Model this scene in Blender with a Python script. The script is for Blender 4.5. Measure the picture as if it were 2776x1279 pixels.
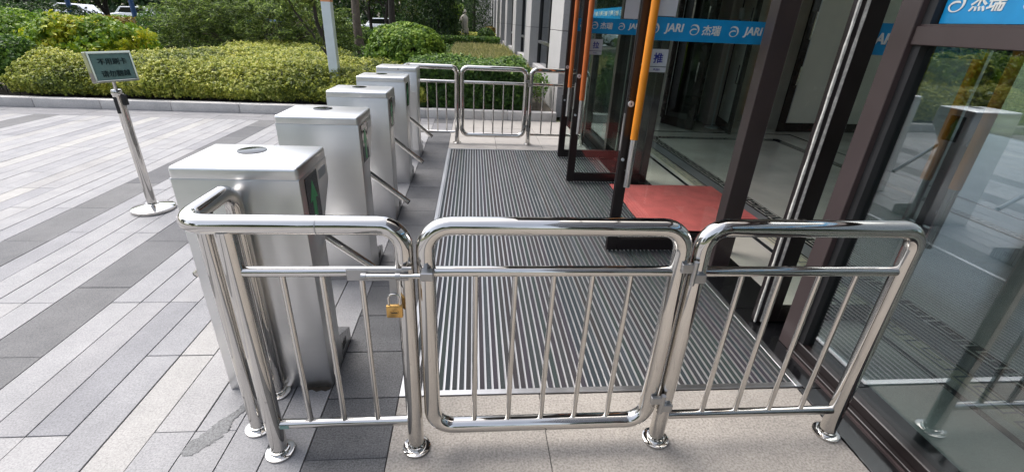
import bpy, bmesh, math, random
import numpy as np
from mathutils import Vector, Matrix

random.seed(7)
RNG = np.random.default_rng(11)
SC = bpy.context.scene
COL = SC.collection
for o in list(bpy.data.objects):
    bpy.data.objects.remove(o)

# ------------------------------------------------------------------ camera
F_PX, PITCH, YAW, ROLL, CAM_H = 1226.1, 0.441815, 0.096987, 0.047098, 1.6
IMG_W, IMG_H = 2776.0, 1279.0
_f = Vector((math.sin(YAW) * math.cos(PITCH), math.cos(YAW) * math.cos(PITCH), -math.sin(PITCH)))
_r0 = Vector((math.cos(YAW), -math.sin(YAW), 0))
_u0 = _r0.cross(_f)
CAM_R = math.cos(ROLL) * _r0 + math.sin(ROLL) * _u0
CAM_U = -math.sin(ROLL) * _r0 + math.cos(ROLL) * _u0
CAM_F = _f
cam_data = bpy.data.cameras.new('camera')
cam_data.sensor_width = 36.0
cam_data.lens = F_PX / IMG_W * 36.0
cam_data.clip_start = 0.02
cam_data.clip_end = 2000
cam = bpy.data.objects.new('camera', cam_data)
COL.objects.link(cam)
M = Matrix.Identity(4)
for i in range(3):
    M[i][0], M[i][1], M[i][2] = CAM_R[i], CAM_U[i], -CAM_F[i]
M[2][3] = CAM_H
cam.matrix_world = M
SC.camera = cam

# ------------------------------------------------------------------ light
SUN_DIR = Vector((-0.42, 0.30, 0.86)).normalized()      # towards the sun
world = bpy.data.worlds.new('World')
SC.world = world
world.use_nodes = True
wn = world.node_tree
wn.nodes.clear()
wo = wn.nodes.new('ShaderNodeOutputWorld')
wb = wn.nodes.new('ShaderNodeBackground')
wb.inputs['Strength'].default_value = 0.15
sky = wn.nodes.new('ShaderNodeTexSky')
sky.sky_type = 'NISHITA'
sky.sun_disc = False
sky.sun_elevation = math.asin(SUN_DIR.z)
sky.sun_rotation = math.atan2(SUN_DIR.x, SUN_DIR.y)
sky.air_density = 1.0
sky.dust_density = 4.0
sky.ozone_density = 1.0
hs = wn.nodes.new('ShaderNodeHueSaturation')
hs.inputs['Saturation'].default_value = 0.55
wn.links.new(sky.outputs[0], hs.inputs['Color'])
wn.links.new(hs.outputs[0], wb.inputs['Color'])
wn.links.new(wb.outputs[0], wo.inputs['Surface'])

sun_data = bpy.data.lights.new('sun', 'SUN')
sun_data.energy = 0.85
sun_data.angle = math.radians(45)
sun_data.color = (1.0, 0.98, 0.955)
sun = bpy.data.objects.new('sun', sun_data)
COL.objects.link(sun)
sun.rotation_euler = (-SUN_DIR).to_track_quat('-Z', 'Y').to_euler()
sun.location = SUN_DIR * 60

SC.view_settings.view_transform = 'Standard'
SC.view_settings.look = 'None'
SC.view_settings.gamma = 1.0
SC.view_settings.use_curve_mapping = False
SC.view_settings.exposure = 1.18
SC.render.engine = 'CYCLES'
SC.cycles.max_bounces = 10
SC.cycles.transparent_max_bounces = 16
SC.cycles.glossy_bounces = 6
SC.cycles.sample_clamp_indirect = 8.0
SC.cycles.use_denoising = True
SC.cycles.caustics_reflective = False

# ------------------------------------------------------------------ materials
MATS = {}


def new_mat(name):
    m = bpy.data.materials.new(name)
    m.use_nodes = True
    nt = m.node_tree
    nt.nodes.clear()
    out = nt.nodes.new('ShaderNodeOutputMaterial')
    MATS[name] = m
    return m, nt, out


def N(nt, kind, **kw):
    n = nt.nodes.new(kind)
    for k, v in kw.items():
        if k in n.inputs:
            n.inputs[k].default_value = v
        else:
            setattr(n, k, v)
    return n


def L(nt, a, b):
    nt.links.new(a, b)


def ramp(nt, fac, stops, interp='LINEAR'):
    r = nt.nodes.new('ShaderNodeValToRGB')
    r.color_ramp.interpolation = interp
    els = r.color_ramp.elements
    while len(els) < len(stops):
        els.new(0.5)
    for e, (p, c) in zip(els, stops):
        e.position = p
        e.color = (c[0], c[1], c[2], 1)
    L(nt, fac, r.inputs['Fac'])
    return r


def mixc(nt, fac, a, b, mode='MIX'):
    m = nt.nodes.new('ShaderNodeMix')
    m.data_type = 'RGBA'
    m.blend_type = mode
    for sock, v in ((m.inputs[0], fac), (m.inputs[6], a), (m.inputs[7], b)):
        if hasattr(v, 'links') or hasattr(v, 'is_linked'):
            L(nt, v, sock)
        elif isinstance(v, (tuple, list)):
            sock.default_value = (v[0], v[1], v[2], 1)
        else:
            sock.default_value = v
    return m.outputs[2]


def math_n(nt, op, a, b=None, c=None):
    m = nt.nodes.new('ShaderNodeMath')
    m.operation = op
    for s, v in zip(m.inputs, (a, b, c)):
        if v is None:
            continue
        if hasattr(v, 'is_linked'):
            L(nt, v, s)
        else:
            s.default_value = v
    return m.outputs[0]


def pos_node(nt, scale=(1, 1, 1), space='world'):
    if space == 'world':
        g = nt.nodes.new('ShaderNodeNewGeometry')
        src = g.outputs['Position']
    else:
        g = nt.nodes.new('ShaderNodeTexCoord')
        src = g.outputs['Object']
    mp = nt.nodes.new('ShaderNodeMapping')
    mp.inputs['Scale'].default_value = scale
    L(nt, src, mp.inputs['Vector'])
    return mp.outputs[0]


def plain(name, col, rough=0.5, metal=0.0, var=0.12, vscale=6.0, bump=0.0, bscale=60.0, spec=0.5, coat=0.0):
    m, nt, out = new_mat(name)
    b = N(nt, 'ShaderNodeBsdfPrincipled', Roughness=rough, Metallic=metal)
    b.inputs['Specular IOR Level'].default_value = spec
    b.inputs['Coat Weight'].default_value = coat
    p = pos_node(nt)
    n1 = N(nt, 'ShaderNodeTexNoise', Scale=vscale, Detail=5.0)
    L(nt, p, n1.inputs['Vector'])
    lo = tuple(x * (1 - var) for x in col)
    hi = tuple(min(1, x * (1 + var)) for x in col)
    r = ramp(nt, n1.outputs['Fac'], [(0.3, lo), (0.7, hi)])
    L(nt, r.outputs[0], b.inputs['Base Color'])
    rr = N(nt, 'ShaderNodeMapRange')
    rr.inputs['To Min'].default_value = max(0.02, rough * 0.8)
    rr.inputs['To Max'].default_value = min(1, rough * 1.25)
    L(nt, n1.outputs['Fac'], rr.inputs['Value'])
    L(nt, rr.outputs[0], b.inputs['Roughness'])
    if bump > 0:
        n2 = N(nt, 'ShaderNodeTexNoise', Scale=bscale, Detail=4.0)
        L(nt, p, n2.inputs['Vector'])
        bp = N(nt, 'ShaderNodeBump', Strength=bump, Distance=0.01)
        L(nt, n2.outputs['Fac'], bp.inputs['Height'])
        L(nt, bp.outputs[0], b.inputs['Normal'])
    L(nt, b.outputs[0], out.inputs['Surface'])
    return m


def granite(name, col, speck=0.24, sscale=150.0, rough=0.75, objvar=0.13, mott=0.20, warm=0.0, bump=0.15, spec=0.35):
    m, nt, out = new_mat(name)
    b = N(nt, 'ShaderNodeBsdfPrincipled', Roughness=rough)
    b.inputs['Specular IOR Level'].default_value = spec
    p = pos_node(nt)
    n1 = N(nt, 'ShaderNodeTexNoise', Scale=sscale, Detail=3.0, Roughness=0.65)
    L(nt, p, n1.inputs['Vector'])
    v = N(nt, 'ShaderNodeTexVoronoi', Scale=sscale * 0.8)
    L(nt, p, v.inputs['Vector'])
    n2 = N(nt, 'ShaderNodeTexNoise', Scale=3.4, Detail=8.0, Roughness=0.68)
    L(nt, p, n2.inputs['Vector'])
    dark = tuple(x * (1 - speck) for x in col)
    light = tuple(min(1, x * (1 + speck * 0.7)) for x in col)
    c1 = ramp(nt, n1.outputs['Fac'], [(0.34, dark), (0.5, col), (0.66, light)]).outputs[0]
    c1 = mixc(nt, 0.10, c1, v.outputs['Distance'], 'SOFT_LIGHT')
    c2 = ramp(nt, n2.outputs['Fac'], [(0.3, (1 - mott,) * 3), (0.7, (1 + mott * 0.4, 1 + mott * 0.35, 1 + mott * 0.3))]).outputs[0]
    c3 = mixc(nt, 1.0, c1, c2, 'MULTIPLY')
    oi = nt.nodes.new('ShaderNodeObjectInfo')
    rr = ramp(nt, oi.outputs['Random'], [(0.0, (1 - objvar, 1 - objvar, 1 - objvar * 0.9)), (0.45, (1, 1, 1)),
                                         (1.0, (1 + objvar * 0.5, 1 + objvar * 0.45, 1 + objvar * 0.35))])
    c4 = mixc(nt, 1.0, c3, rr.outputs[0], 'MULTIPLY')
    L(nt, c4, b.inputs['Base Color'])
    bp = N(nt, 'ShaderNodeBump', Strength=bump, Distance=0.004)
    L(nt, n1.outputs['Fac'], bp.inputs['Height'])
    L(nt, bp.outputs[0], b.inputs['Normal'])
    L(nt, b.outputs[0], out.inputs['Surface'])
    return m


def steel(name, col, rough, stretch=None, wob=0.0, var=0.06, rvar=0.25):
    m, nt, out = new_mat(name)
    b = N(nt, 'ShaderNodeBsdfPrincipled', Roughness=rough, Metallic=1.0)
    p = pos_node(nt, stretch or (8, 8, 8), 'world')
    n1 = N(nt, 'ShaderNodeTexNoise', Scale=1.0, Detail=6.0, Roughness=0.6)
    L(nt, p, n1.inputs['Vector'])
    c = ramp(nt, n1.outputs['Fac'], [(0.3, tuple(x * (1 - var) for x in col)), (0.7, tuple(min(1, x * (1 + var)) for x in col))])
    L(nt, c.outputs[0], b.inputs['Base Color'])
    rr = N(nt, 'ShaderNodeMapRange')
    rr.inputs['To Min'].default_value = rough * (1 - rvar)
    rr.inputs['To Max'].default_value = rough * (1 + rvar)
    L(nt, n1.outputs['Fac'], rr.inputs['Value'])
    L(nt, rr.outputs[0], b.inputs['Roughness'])
    if wob:
        p2 = pos_node(nt, (1, 1, 1), 'world')
        n2 = N(nt, 'ShaderNodeTexNoise', Scale=14.0, Detail=2.0)
        L(nt, p2, n2.inputs['Vector'])
        bp = N(nt, 'ShaderNodeBump', Strength=wob, Distance=0.01)
        L(nt, n2.outputs['Fac'], bp.inputs['Height'])
        L(nt, bp.outputs[0], b.inputs['Normal'])
    L(nt, b.outputs[0], out.inputs['Surface'])
    return m


def glass(name, tint, f0, rough=0.0):
    m, nt, out = new_mat(name)
    lw = N(nt, 'ShaderNodeLayerWeight', Blend=0.5)
    p5 = math_n(nt, 'POWER', lw.outputs['Facing'], 5.0)
    fac = math_n(nt, 'MULTIPLY_ADD', p5, 1.0 - f0, f0)
    t = N(nt, 'ShaderNodeBsdfTransparent', Color=(*tint, 1))
    g = N(nt, 'ShaderNodeBsdfGlossy', Roughness=rough, Color=(0.95, 0.98, 1.0, 1))
    p = pos_node(nt)
    n2 = N(nt, 'ShaderNodeTexNoise', Scale=2.0, Detail=1.0)
    L(nt, p, n2.inputs['Vector'])
    bp = N(nt, 'ShaderNodeBump', Strength=0.02, Distance=0.02)
    L(nt, n2.outputs['Fac'], bp.inputs['Height'])
    L(nt, bp.outputs[0], g.inputs['Normal'])
    mx = nt.nodes.new('ShaderNodeMixShader')
    L(nt, fac, mx.inputs[0])
    L(nt, t.outputs[0], mx.inputs[1])
    L(nt, g.outputs[0], mx.inputs[2])
    L(nt, mx.outputs[0], out.inputs['Surface'])
    return m


def leafmat(name, stops, trans=0.36, rough=0.45):
    m, nt, out = new_mat(name)
    at = nt.nodes.new('ShaderNodeAttribute')
    at.attribute_name = 'tone'
    c = ramp(nt, at.outputs['Fac'], stops).outputs[0]
    p = pos_node(nt)
    n1 = N(nt, 'ShaderNodeTexNoise', Scale=1.3, Detail=4.0)
    L(nt, p, n1.inputs['Vector'])
    v = ramp(nt, n1.outputs['Fac'], [(0.3, (0.78, 0.82, 0.8)), (0.7, (1.15, 1.1, 0.95))]).outputs[0]
    c = mixc(nt, 1.0, c, v, 'MULTIPLY')
    b = N(nt, 'ShaderNodeBsdfPrincipled', Roughness=rough)
    b.inputs['Specular IOR Level'].default_value = 0.35
    L(nt, c, b.inputs['Base Color'])
    t = nt.nodes.new('ShaderNodeBsdfTranslucent')
    L(nt, c, t.inputs['Color'])
    mx = nt.nodes.new('ShaderNodeMixShader')
    mx.inputs[0].default_value = trans
    L(nt, b.outputs[0], mx.inputs[1])
    L(nt, t.outputs[0], mx.inputs[2])
    L(nt, mx.outputs[0], out.inputs['Surface'])
    return m


def emit(name, col, strength, base=(0.02, 0.02, 0.02)):
    m, nt, out = new_mat(name)
    b = N(nt, 'ShaderNodeBsdfPrincipled', Roughness=0.35)
    b.inputs['Base Color'].default_value = (*base, 1)
    b.inputs['Emission Color'].default_value = (*col, 1)
    b.inputs['Emission Strength'].default_value = strength
    L(nt, b.outputs[0], out.inputs['Surface'])
    return m


steel('polished_steel', (0.60, 0.58, 0.55), 0.05, (5, 5, 5), 0.008)
steel('brushed_steel', (0.72, 0.72, 0.715), 0.34, (2, 60, 60), 0.0, 0.012, 0.06)
steel('brushed_vertical', (0.52, 0.52, 0.52), 0.28, (200, 200, 3))
steel('aluminium', (0.50, 0.50, 0.505), 0.38, (10, 1.5, 10))
steel('dull_steel', (0.42, 0.42, 0.42), 0.35, (20, 20, 20))
steel('brass', (0.58, 0.36, 0.13), 0.26, (40, 40, 40))
granite('granite_grey', (0.320, 0.321, 0.332))
granite('granite_cool', (0.290, 0.292, 0.305))
granite('granite_pale', (0.352, 0.350, 0.355))
granite('granite_cream', (0.385, 0.378, 0.368), speck=0.22)
granite('granite_dark', (0.150, 0.152, 0.158), speck=0.3, objvar=0.20, mott=0.25)
granite('granite_lane', (0.12, 0.123, 0.13), speck=0.45, objvar=0.25, mott=0.3)
granite('granite_beige', (0.37, 0.343, 0.312), speck=0.32, sscale=110, objvar=0.05, mott=0.2)
granite('granite_kerb', (0.60, 0.585, 0.565), speck=0.2, objvar=0.08)
granite('granite_wet', (0.165, 0.17, 0.175), speck=0.5, rough=0.55)
granite('stone_wall', (0.46, 0.45, 0.445), speck=0.1, sscale=60, objvar=0.06, mott=0.06, bump=0.05)
plain('joint_dirt', (0.045, 0.043, 0.045), 0.9, var=0.4, vscale=30)
plain('black_granite', (0.008, 0.008, 0.009), 0.12, var=0.6, vscale=60, spec=0.5)
plain('frame_brown', (0.060, 0.043, 0.042), 0.32, var=0.10, vscale=4, spec=0.5)
plain('leaf_frame', (0.016, 0.011, 0.011), 0.30, var=0.25, vscale=5, spec=0.5)
plain('black_rubber', (0.012, 0.012, 0.013), 0.6, var=0.3)
plain('black_gloss', (0.008, 0.009, 0.012), 0.06, var=0.2)
plain('handle_orange_lit', (0.80, 0.27, 0.015), 0.38, var=0.06, vscale=9)  # brighter grip orange, the light on the nearest door put into the colour
plain('handle_orange_shaded', (0.58, 0.145, 0.030), 0.40, var=0.08, vscale=9)  # darker copy of the grip orange, shade put into the colour
plain('brush_white', (0.62, 0.60, 0.55), 0.8, var=0.25, vscale=40, bump=0.5, bscale=120)
plain('decal_blue', (0.006, 0.26, 0.55), 0.35, var=0.10, vscale=12)
plain('decal_white', (0.72, 0.72, 0.68), 0.5, var=0.05)
plain('paper_white', (0.62, 0.63, 0.66), 0.7, var=0.03)
plain('plate_silver', (0.50, 0.53, 0.55), 0.3, var=0.06)
plain('ink_blue', (0.02, 0.03, 0.22), 0.5, var=0.1)
plain('ink_dark', (0.010, 0.035, 0.035), 0.5, var=0.1)
plain('sign_face', (0.19, 0.33, 0.30), 0.25, var=0.05, vscale=20)
plain('red_carpet', (0.64, 0.135, 0.125), 0.85, var=0.16, vscale=7, bump=0.3, bscale=300)
plain('white_paint', (0.66, 0.74, 0.74), 0.4, var=0.06)
plain('orange_label', (0.70, 0.30, 0.14), 0.5, var=0.08)
plain('lobby_marble', (0.62, 0.59, 0.52), 0.12, var=0.16, vscale=1.6)
plain('lobby_grey', (0.24, 0.24, 0.245), 0.12, var=0.10, vscale=3)
plain('lobby_beige', (0.60, 0.56, 0.42), 0.12, var=0.08, vscale=3)
plain('lobby_black', (0.010, 0.011, 0.018), 0.10, var=0.3)
plain('lobby_wall', (0.64, 0.63, 0.58), 0.35, var=0.10, vscale=3)
plain('lobby_ceiling', (0.80, 0.79, 0.76), 0.8)
plain('wood_dark', (0.022, 0.013, 0.011), 0.22, var=0.25, vscale=8)
plain('frosted_panel', (0.78, 0.77, 0.68), 0.25, var=0.06, vscale=2)
plain('soil', (0.055, 0.045, 0.033), 0.95, var=0.5, vscale=9, bump=0.8, bscale=40)
plain('bark_brown', (0.15, 0.12, 0.095), 0.9, var=0.35, vscale=14, bump=0.8, bscale=50)
plain('bark_dark', (0.045, 0.038, 0.033), 0.9, var=0.35, vscale=14, bump=0.8, bscale=50)
plain('far_ground', (0.10, 0.12, 0.05), 0.95, var=0.35, vscale=0.6)
plain('street_asphalt', (0.30, 0.30, 0.31), 0.9, var=0.15, vscale=2)
plain('car_white', (0.78, 0.79, 0.80), 0.2, var=0.02, coat=0.5)
plain('car_blue', (0.05, 0.12, 0.30), 0.2, var=0.02, coat=0.5)
plain('tyre', (0.02, 0.02, 0.02), 0.8)
plain('statue_stone', (0.50, 0.47, 0.42), 0.8, var=0.2, vscale=10, bump=0.5)
plain('concrete_roof', (0.35, 0.34, 0.33), 0.8)
plain('soffit', (0.10, 0.10, 0.105), 0.5)
plain('shirt_dark', (0.03, 0.03, 0.035), 0.8)
glass('door_glass', (0.88, 0.92, 0.90), 0.04)
glass('window_glass', (0.62, 0.69, 0.70), 0.165)
glass('tinted_glass', (0.22, 0.26, 0.28), 0.10)
emit('arrow_green', (0.03, 0.36, 0.12), 0.05, (0.02, 0.13, 0.045))
leafmat('leaf_golden', [(0.0, (0.10, 0.14, 0.022)), (0.3, (0.29, 0.35, 0.05)), (0.65, (0.53, 0.55, 0.09)), (1.0, (0.70, 0.69, 0.25))])
leafmat('leaf_green', [(0.0, (0.025, 0.065, 0.014)), (0.5, (0.075, 0.17, 0.028)), (1.0, (0.24, 0.38, 0.07))])
leafmat('leaf_bright', [(0.0, (0.05, 0.12, 0.018)), (0.5, (0.16, 0.29, 0.032)), (1.0, (0.36, 0.50, 0.07))])
leafmat('leaf_dark', [(0.0, (0.014, 0.036, 0.012)), (0.6, (0.034, 0.078, 0.022)), (1.0, (0.10, 0.17, 0.04))])
leafmat('leaf_yellow', [(0.0, (0.06, 0.15, 0.015)), (0.5, (0.20, 0.34, 0.025)), (0.75, (0.55, 0.58, 0.03)), (1.0, (0.80, 0.70, 0.08))])
leafmat('leaf_juniper', [(0.0, (0.035, 0.065, 0.022)), (0.6, (0.14, 0.215, 0.05)), (1.0, (0.42, 0.55, 0.13))])
leafmat('leaf_red', [(0.0, (0.10, 0.06, 0.015)), (0.6, (0.20, 0.15, 0.02)), (1.0, (0.34, 0.27, 0.03))])
leafmat('leaf_straw', [(0.0, (0.26, 0.30, 0.08)), (0.6, (0.58, 0.55, 0.24)), (1.0, (0.78, 0.72, 0.42))])
leafmat('leaf_tree', [(0.0, (0.045, 0.075, 0.015)), (0.6, (0.10, 0.14, 0.025)), (1.0, (0.22, 0.26, 0.05))], 0.35)

# mat carpet: per-strip colour plus fibre speckle
m, nt, out = new_mat('mat_carpet')
b = N(nt, 'ShaderNodeBsdfPrincipled', Roughness=0.95)
oi = nt.nodes.new('ShaderNodeObjectInfo')
c = ramp(nt, oi.outputs['Random'], [(0.0, (0.026, 0.034, 0.042)), (0.25, (0.031, 0.044, 0.041)), (0.5, (0.039, 0.035, 0.045)), (0.75, (0.034, 0.031, 0.031)), (1.0, (0.044, 0.055, 0.063))]).outputs[0]
p = pos_node(nt)
n1 = N(nt, 'ShaderNodeTexNoise', Scale=260.0, Detail=2.0)
L(nt, p, n1.inputs['Vector'])
c2 = ramp(nt, n1.outputs['Fac'], [(0.35, (0.6, 0.6, 0.6)), (0.62, (1.2, 1.2, 1.2)), (0.75, (2.2, 2.2, 2.2))]).outputs[0]
L(nt, mixc(nt, 1.0, c, c2, 'MULTIPLY'), b.inputs['Base Color'])
L(nt, b.outputs[0], out.inputs['Surface'])

# ------------------------------------------------------------------ mesh helpers


class MB:
    def __init__(self):
        self.bm = bmesh.new()

    def box(self, lo, hi, bevel=0.0, seg=2):
        x0, y0, z0 = lo
        x1, y1, z1 = hi
        vs = [self.bm.verts.new(v) for v in ((x0, y0, z0), (x1, y0, z0), (x1, y1, z0), (x0, y1, z0),
                                             (x0, y0, z1), (x1, y0, z1), (x1, y1, z1), (x0, y1, z1))]
        fs = [self.bm.faces.new([vs[i] for i in f]) for f in
              ((3, 2, 1, 0), (4, 5, 6, 7), (0, 1, 5, 4), (1, 2, 6, 5), (2, 3, 7, 6), (3, 0, 4, 7))]
        if bevel > 0:
            es = {e for f in fs for e in f.edges}
            bmesh.ops.bevel(self.bm, geom=list(es), offset=bevel, segments=seg, affect='EDGES', profile=0.5)
        return self

    def lid(self, lo, hi, bevel, seg=3):
        self.box(lo, hi)
        zt = hi[2] - 1e-6
        es = [e for e in self.bm.edges if max(v.co.z for v in e.verts) > zt]
        bmesh.ops.bevel(self.bm, geom=es, offset=bevel, segments=seg, affect='EDGES', profile=0.5)
        return self

    def prism(self, pts, axis, a0, a1, bevel=0.0, seg=2):
        """polygon pts in the two other axes (in xyz order) extruded along axis from a0 to a1"""
        def mk(p, a):
            v = list(p)
            v.insert(axis, a)
            return v
        A = [self.bm.verts.new(mk(p, a0)) for p in pts]
        B = [self.bm.verts.new(mk(p, a1)) for p in pts]
        n = len(pts)
        fs = [self.bm.faces.new(A[::-1]), self.bm.faces.new(B)]
        for i in range(n):
            fs.append(self.bm.faces.new((A[i], A[(i + 1) % n], B[(i + 1) % n], B[i])))
        bmesh.ops.recalc_face_normals(self.bm, faces=fs)
        if bevel > 0:
            es = {e for f in fs for e in f.edges}
            bmesh.ops.bevel(self.bm, geom=list(es), offset=bevel, segments=seg, affect='EDGES', profile=0.5)
        return self

    def sweep(self, path, r, n=14, cap=True):
        path = [Vector(p) for p in path]
        rs = r if isinstance(r, (list, tuple)) else [r] * len(path)
        t0 = (path[1] - path[0]).normalized()
        up = Vector((0, 0, 1)) if abs(t0.z) < 0.9 else Vector((1, 0, 0))
        u = t0.cross(up).normalized()
        rings = []
        for i, p in enumerate(path):
            if i == 0:
                t = t0
            elif i == len(path) - 1:
                t = (path[i] - path[i - 1]).normalized()
            else:
                t = ((path[i + 1] - p).normalized() + (p - path[i - 1]).normalized()).normalized()
            u = (u - t * u.dot(t)).normalized()
            v = t.cross(u)
            rings.append([self.bm.verts.new(p + (u * math.cos(2 * math.pi * k / n) + v * math.sin(2 * math.pi * k / n)) * rs[i]) for k in range(n)])
        for a, b_ in zip(rings, rings[1:]):
            for k in range(n):
                self.bm.faces.new((a[k], a[(k + 1) % n], b_[(k + 1) % n], b_[k]))
        if cap:
            self.bm.faces.new(rings[0][::-1])
            self.bm.faces.new(rings[-1])
        return self

    def tube(self, pts, r, fillet=0.0, n=16, seg=8):
        pts = [Vector(p) for p in pts]
        path = [pts[0]]
        for i in range(1, len(pts) - 1):
            a, b_, c_ = pts[i - 1], pts[i], pts[i + 1]
            d1, d2 = (a - b_).normalized(), (c_ - b_).normalized()
            ang = d1.angle(d2)
            if fillet <= 0 or ang > 3.1:
                path.append(b_)
                continue
            tl = fillet / math.tan(ang / 2)
            cen = b_ + (d1 + d2).normalized() * (fillet / math.sin(ang / 2))
            s, e = b_ + d1 * tl - cen, b_ + d2 * tl - cen
            tot = s.angle(e)
            ax = s.cross(e).normalized()
            for k in range(seg + 1):
                path.append(cen + Matrix.Rotation(tot * k / seg, 3, ax) @ s)
        path.append(pts[-1])
        return self.sweep(path, r, n)

    def lathe(self, prof, cx, cy, n=24, z0=0.0):
        rings = []
        for (r, z) in prof:
            if r < 1e-5:
                rings.append([self.bm.verts.new((cx, cy, z0 + z))])
            else:
                rings.append([self.bm.verts.new((cx + r * math.cos(2 * math.pi * k / n), cy + r * math.sin(2 * math.pi * k / n), z0 + z)) for k in range(n)])
        for a, b_ in zip(rings, rings[1:]):
            for k in range(n):
                if len(a) == 1 and len(b_) == 1:
                    continue
                if len(a) == 1:
                    self.bm.faces.new((a[0], b_[(k + 1) % n], b_[k]))
                elif len(b_) == 1:
                    self.bm.faces.new((a[k], a[(k + 1) % n], b_[0]))
                else:
                    self.bm.faces.new((a[k], a[(k + 1) % n], b_[(k + 1) % n], b_[k]))
        bmesh.ops.recalc_face_normals(self.bm, faces=self.bm.faces[:])
        return self

    def quad(self, a, b_, c_, d):
        self.bm.faces.new([self.bm.verts.new(v) for v in (a, b_, c_, d)])
        return self

    def mesh(self, name, off=(0, 0, 0)):
        me = bpy.data.meshes.new(name)
        if any(off):
            bmesh.ops.translate(self.bm, verts=self.bm.verts[:], vec=(-off[0], -off[1], -off[2]))
        self.bm.to_mesh(me)
        self.bm.free()
        me.polygons.foreach_set('use_smooth', [True] * len(me.polygons))
        me.set_sharp_from_angle(angle=math.radians(35))
        return me


def link(name, data, parent=None):
    o = bpy.data.objects.new(name, data)
    COL.objects.link(o)
    if parent is not None:
        o.parent = parent
    return o


def world_loc(o):
    v = Vector((0, 0, 0))
    while o is not None:
        v += o.location
        o = o.parent
    return v


def part(name, mb, mat, parent=None, label=None):
    """mb built in world coordinates; becomes a child at its parent's origin"""
    off = world_loc(parent) if parent is not None else Vector((0, 0, 0))
    if isinstance(mb, MB):
        me = mb.mesh(name, off)
    else:
        me = mb
        me.transform(Matrix.Translation(-off))
    if mat:
        me.materials.clear()
        me.materials.append(MATS[mat])
    o = link(name, me, parent)
    if label:
        o['label'] = label
    return o


def thing(name, label, cat, loc=(0, 0, 0), group=None, rz=0.0):
    o = link(name, None)
    o.location = loc
    o.rotation_euler = (0, 0, rz)
    o['label'] = label
    o['category'] = cat
    if group:
        o['group'] = group
    return o


def tag(o, label, cat, group=None):
    o['label'] = label
    o['category'] = cat
    if group:
        o['group'] = group
    return o


def struct(name, mb, mat, label=None):
    o = part(name, mb, mat)
    o['kind'] = 'structure'
    if label:
        o['label'] = label
    return o


def copy_tree(o, parent=None):
    c_ = o.copy()
    COL.objects.link(c_)
    if parent is not None:
        c_.parent = parent
    for ch in list(o.children):
        copy_tree(ch, c_)
    return c_


_TXT = {}


def text_mesh(s, size, offset=0.0, shear=0.0, extrude=0.0015):
    cu = bpy.data.curves.new('lettering', 'FONT')
    cu.body = s
    cu.size = size
    cu.offset = offset
    cu.shear = shear
    cu.extrude = extrude
    cu.resolution_u = 3
    cu.align_x = 'CENTER'
    cu.align_y = 'CENTER'
    o = bpy.data.objects.new('lettering', cu)
    COL.objects.link(o)
    bpy.context.view_layer.update()
    me = bpy.data.meshes.new_from_object(o.evaluated_get(bpy.context.evaluated_depsgraph_get()))
    bpy.data.objects.remove(o)
    bpy.data.curves.remove(cu)
    co = np.empty(len(me.vertices) * 3)
    me.vertices.foreach_get('co', co)
    co = co.reshape(-1, 3)
    c_ = (co.min(0) + co.max(0)) / 2
    co[:, :2] -= c_[:2]
    me.vertices.foreach_set('co', co.ravel())
    return me


def place_flat(me, origin, right, up, parent, name, mat):
    """put a mesh drawn in xy (z out of the face) on a plane in the world"""
    r, u = Vector(right).normalized(), Vector(up).normalized()
    n = r.cross(u)
    mm = Matrix.Identity(4)
    for i in range(3):
        mm[i][0], mm[i][1], mm[i][2], mm[i][3] = r[i], u[i], n[i], origin[i]
    off = world_loc(parent)
    me = me.copy()
    me.transform(Matrix.Translation(-off) @ mm)
    me.materials.clear()
    me.materials.append(MATS[mat])
    return link(name, me, parent)


def logo_mesh(h):
    """swirl emblem: a tapering band that curls round and into the middle"""
    ctrl = [(-0.42, 0.20, 0.02), (-0.30, 0.38, 0.06), (-0.05, 0.42, 0.13), (0.22, 0.34, 0.17), (0.38, 0.10, 0.17), (0.38, -0.16, 0.12),
            (0.22, -0.37, 0.07), (-0.05, -0.45, 0.06), (-0.30, -0.38, 0.09), (-0.42, -0.20, 0.11), (-0.32, -0.02, 0.11), (-0.10, 0.06, 0.12), (0.12, 0.05, 0.10), (0.20, -0.02, 0.02)]
    P = []
    n = len(ctrl)
    for i in range(n - 1):
        p0, p1, p2, p3 = (np.array(ctrl[max(0, min(n - 1, i + k))]) for k in (-1, 0, 1, 2))
        for t in np.linspace(0, 1, 5, endpoint=False):
            P.append(0.5 * ((2 * p1) + (-p0 + p2) * t + (2 * p0 - 5 * p1 + 4 * p2 - p3) * t * t + (-p0 + 3 * p1 - 3 * p2 + p3) * t ** 3))
    P.append(np.array(ctrl[-1]))
    P = np.array(P)
    mb = MB()
    Ls, Rs = [], []
    for i in range(len(P)):
        d = P[min(i + 1, len(P) - 1), :2] - P[max(i - 1, 0), :2]
        d /= np.linalg.norm(d)
        nn = np.array((-d[1], d[0]))
        w = max(P[i, 2], 0.01) / 2
        Ls.append(mb.bm.verts.new((*((P[i, :2] + nn * w) * h), 0.0015)))
        Rs.append(mb.bm.verts.new((*((P[i, :2] - nn * w) * h), 0.0015)))
    for i in range(len(P) - 1):
        mb.bm.faces.new((Rs[i], Rs[i + 1], Ls[i + 1], Ls[i]))
    return mb.mesh('emblem')


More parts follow.
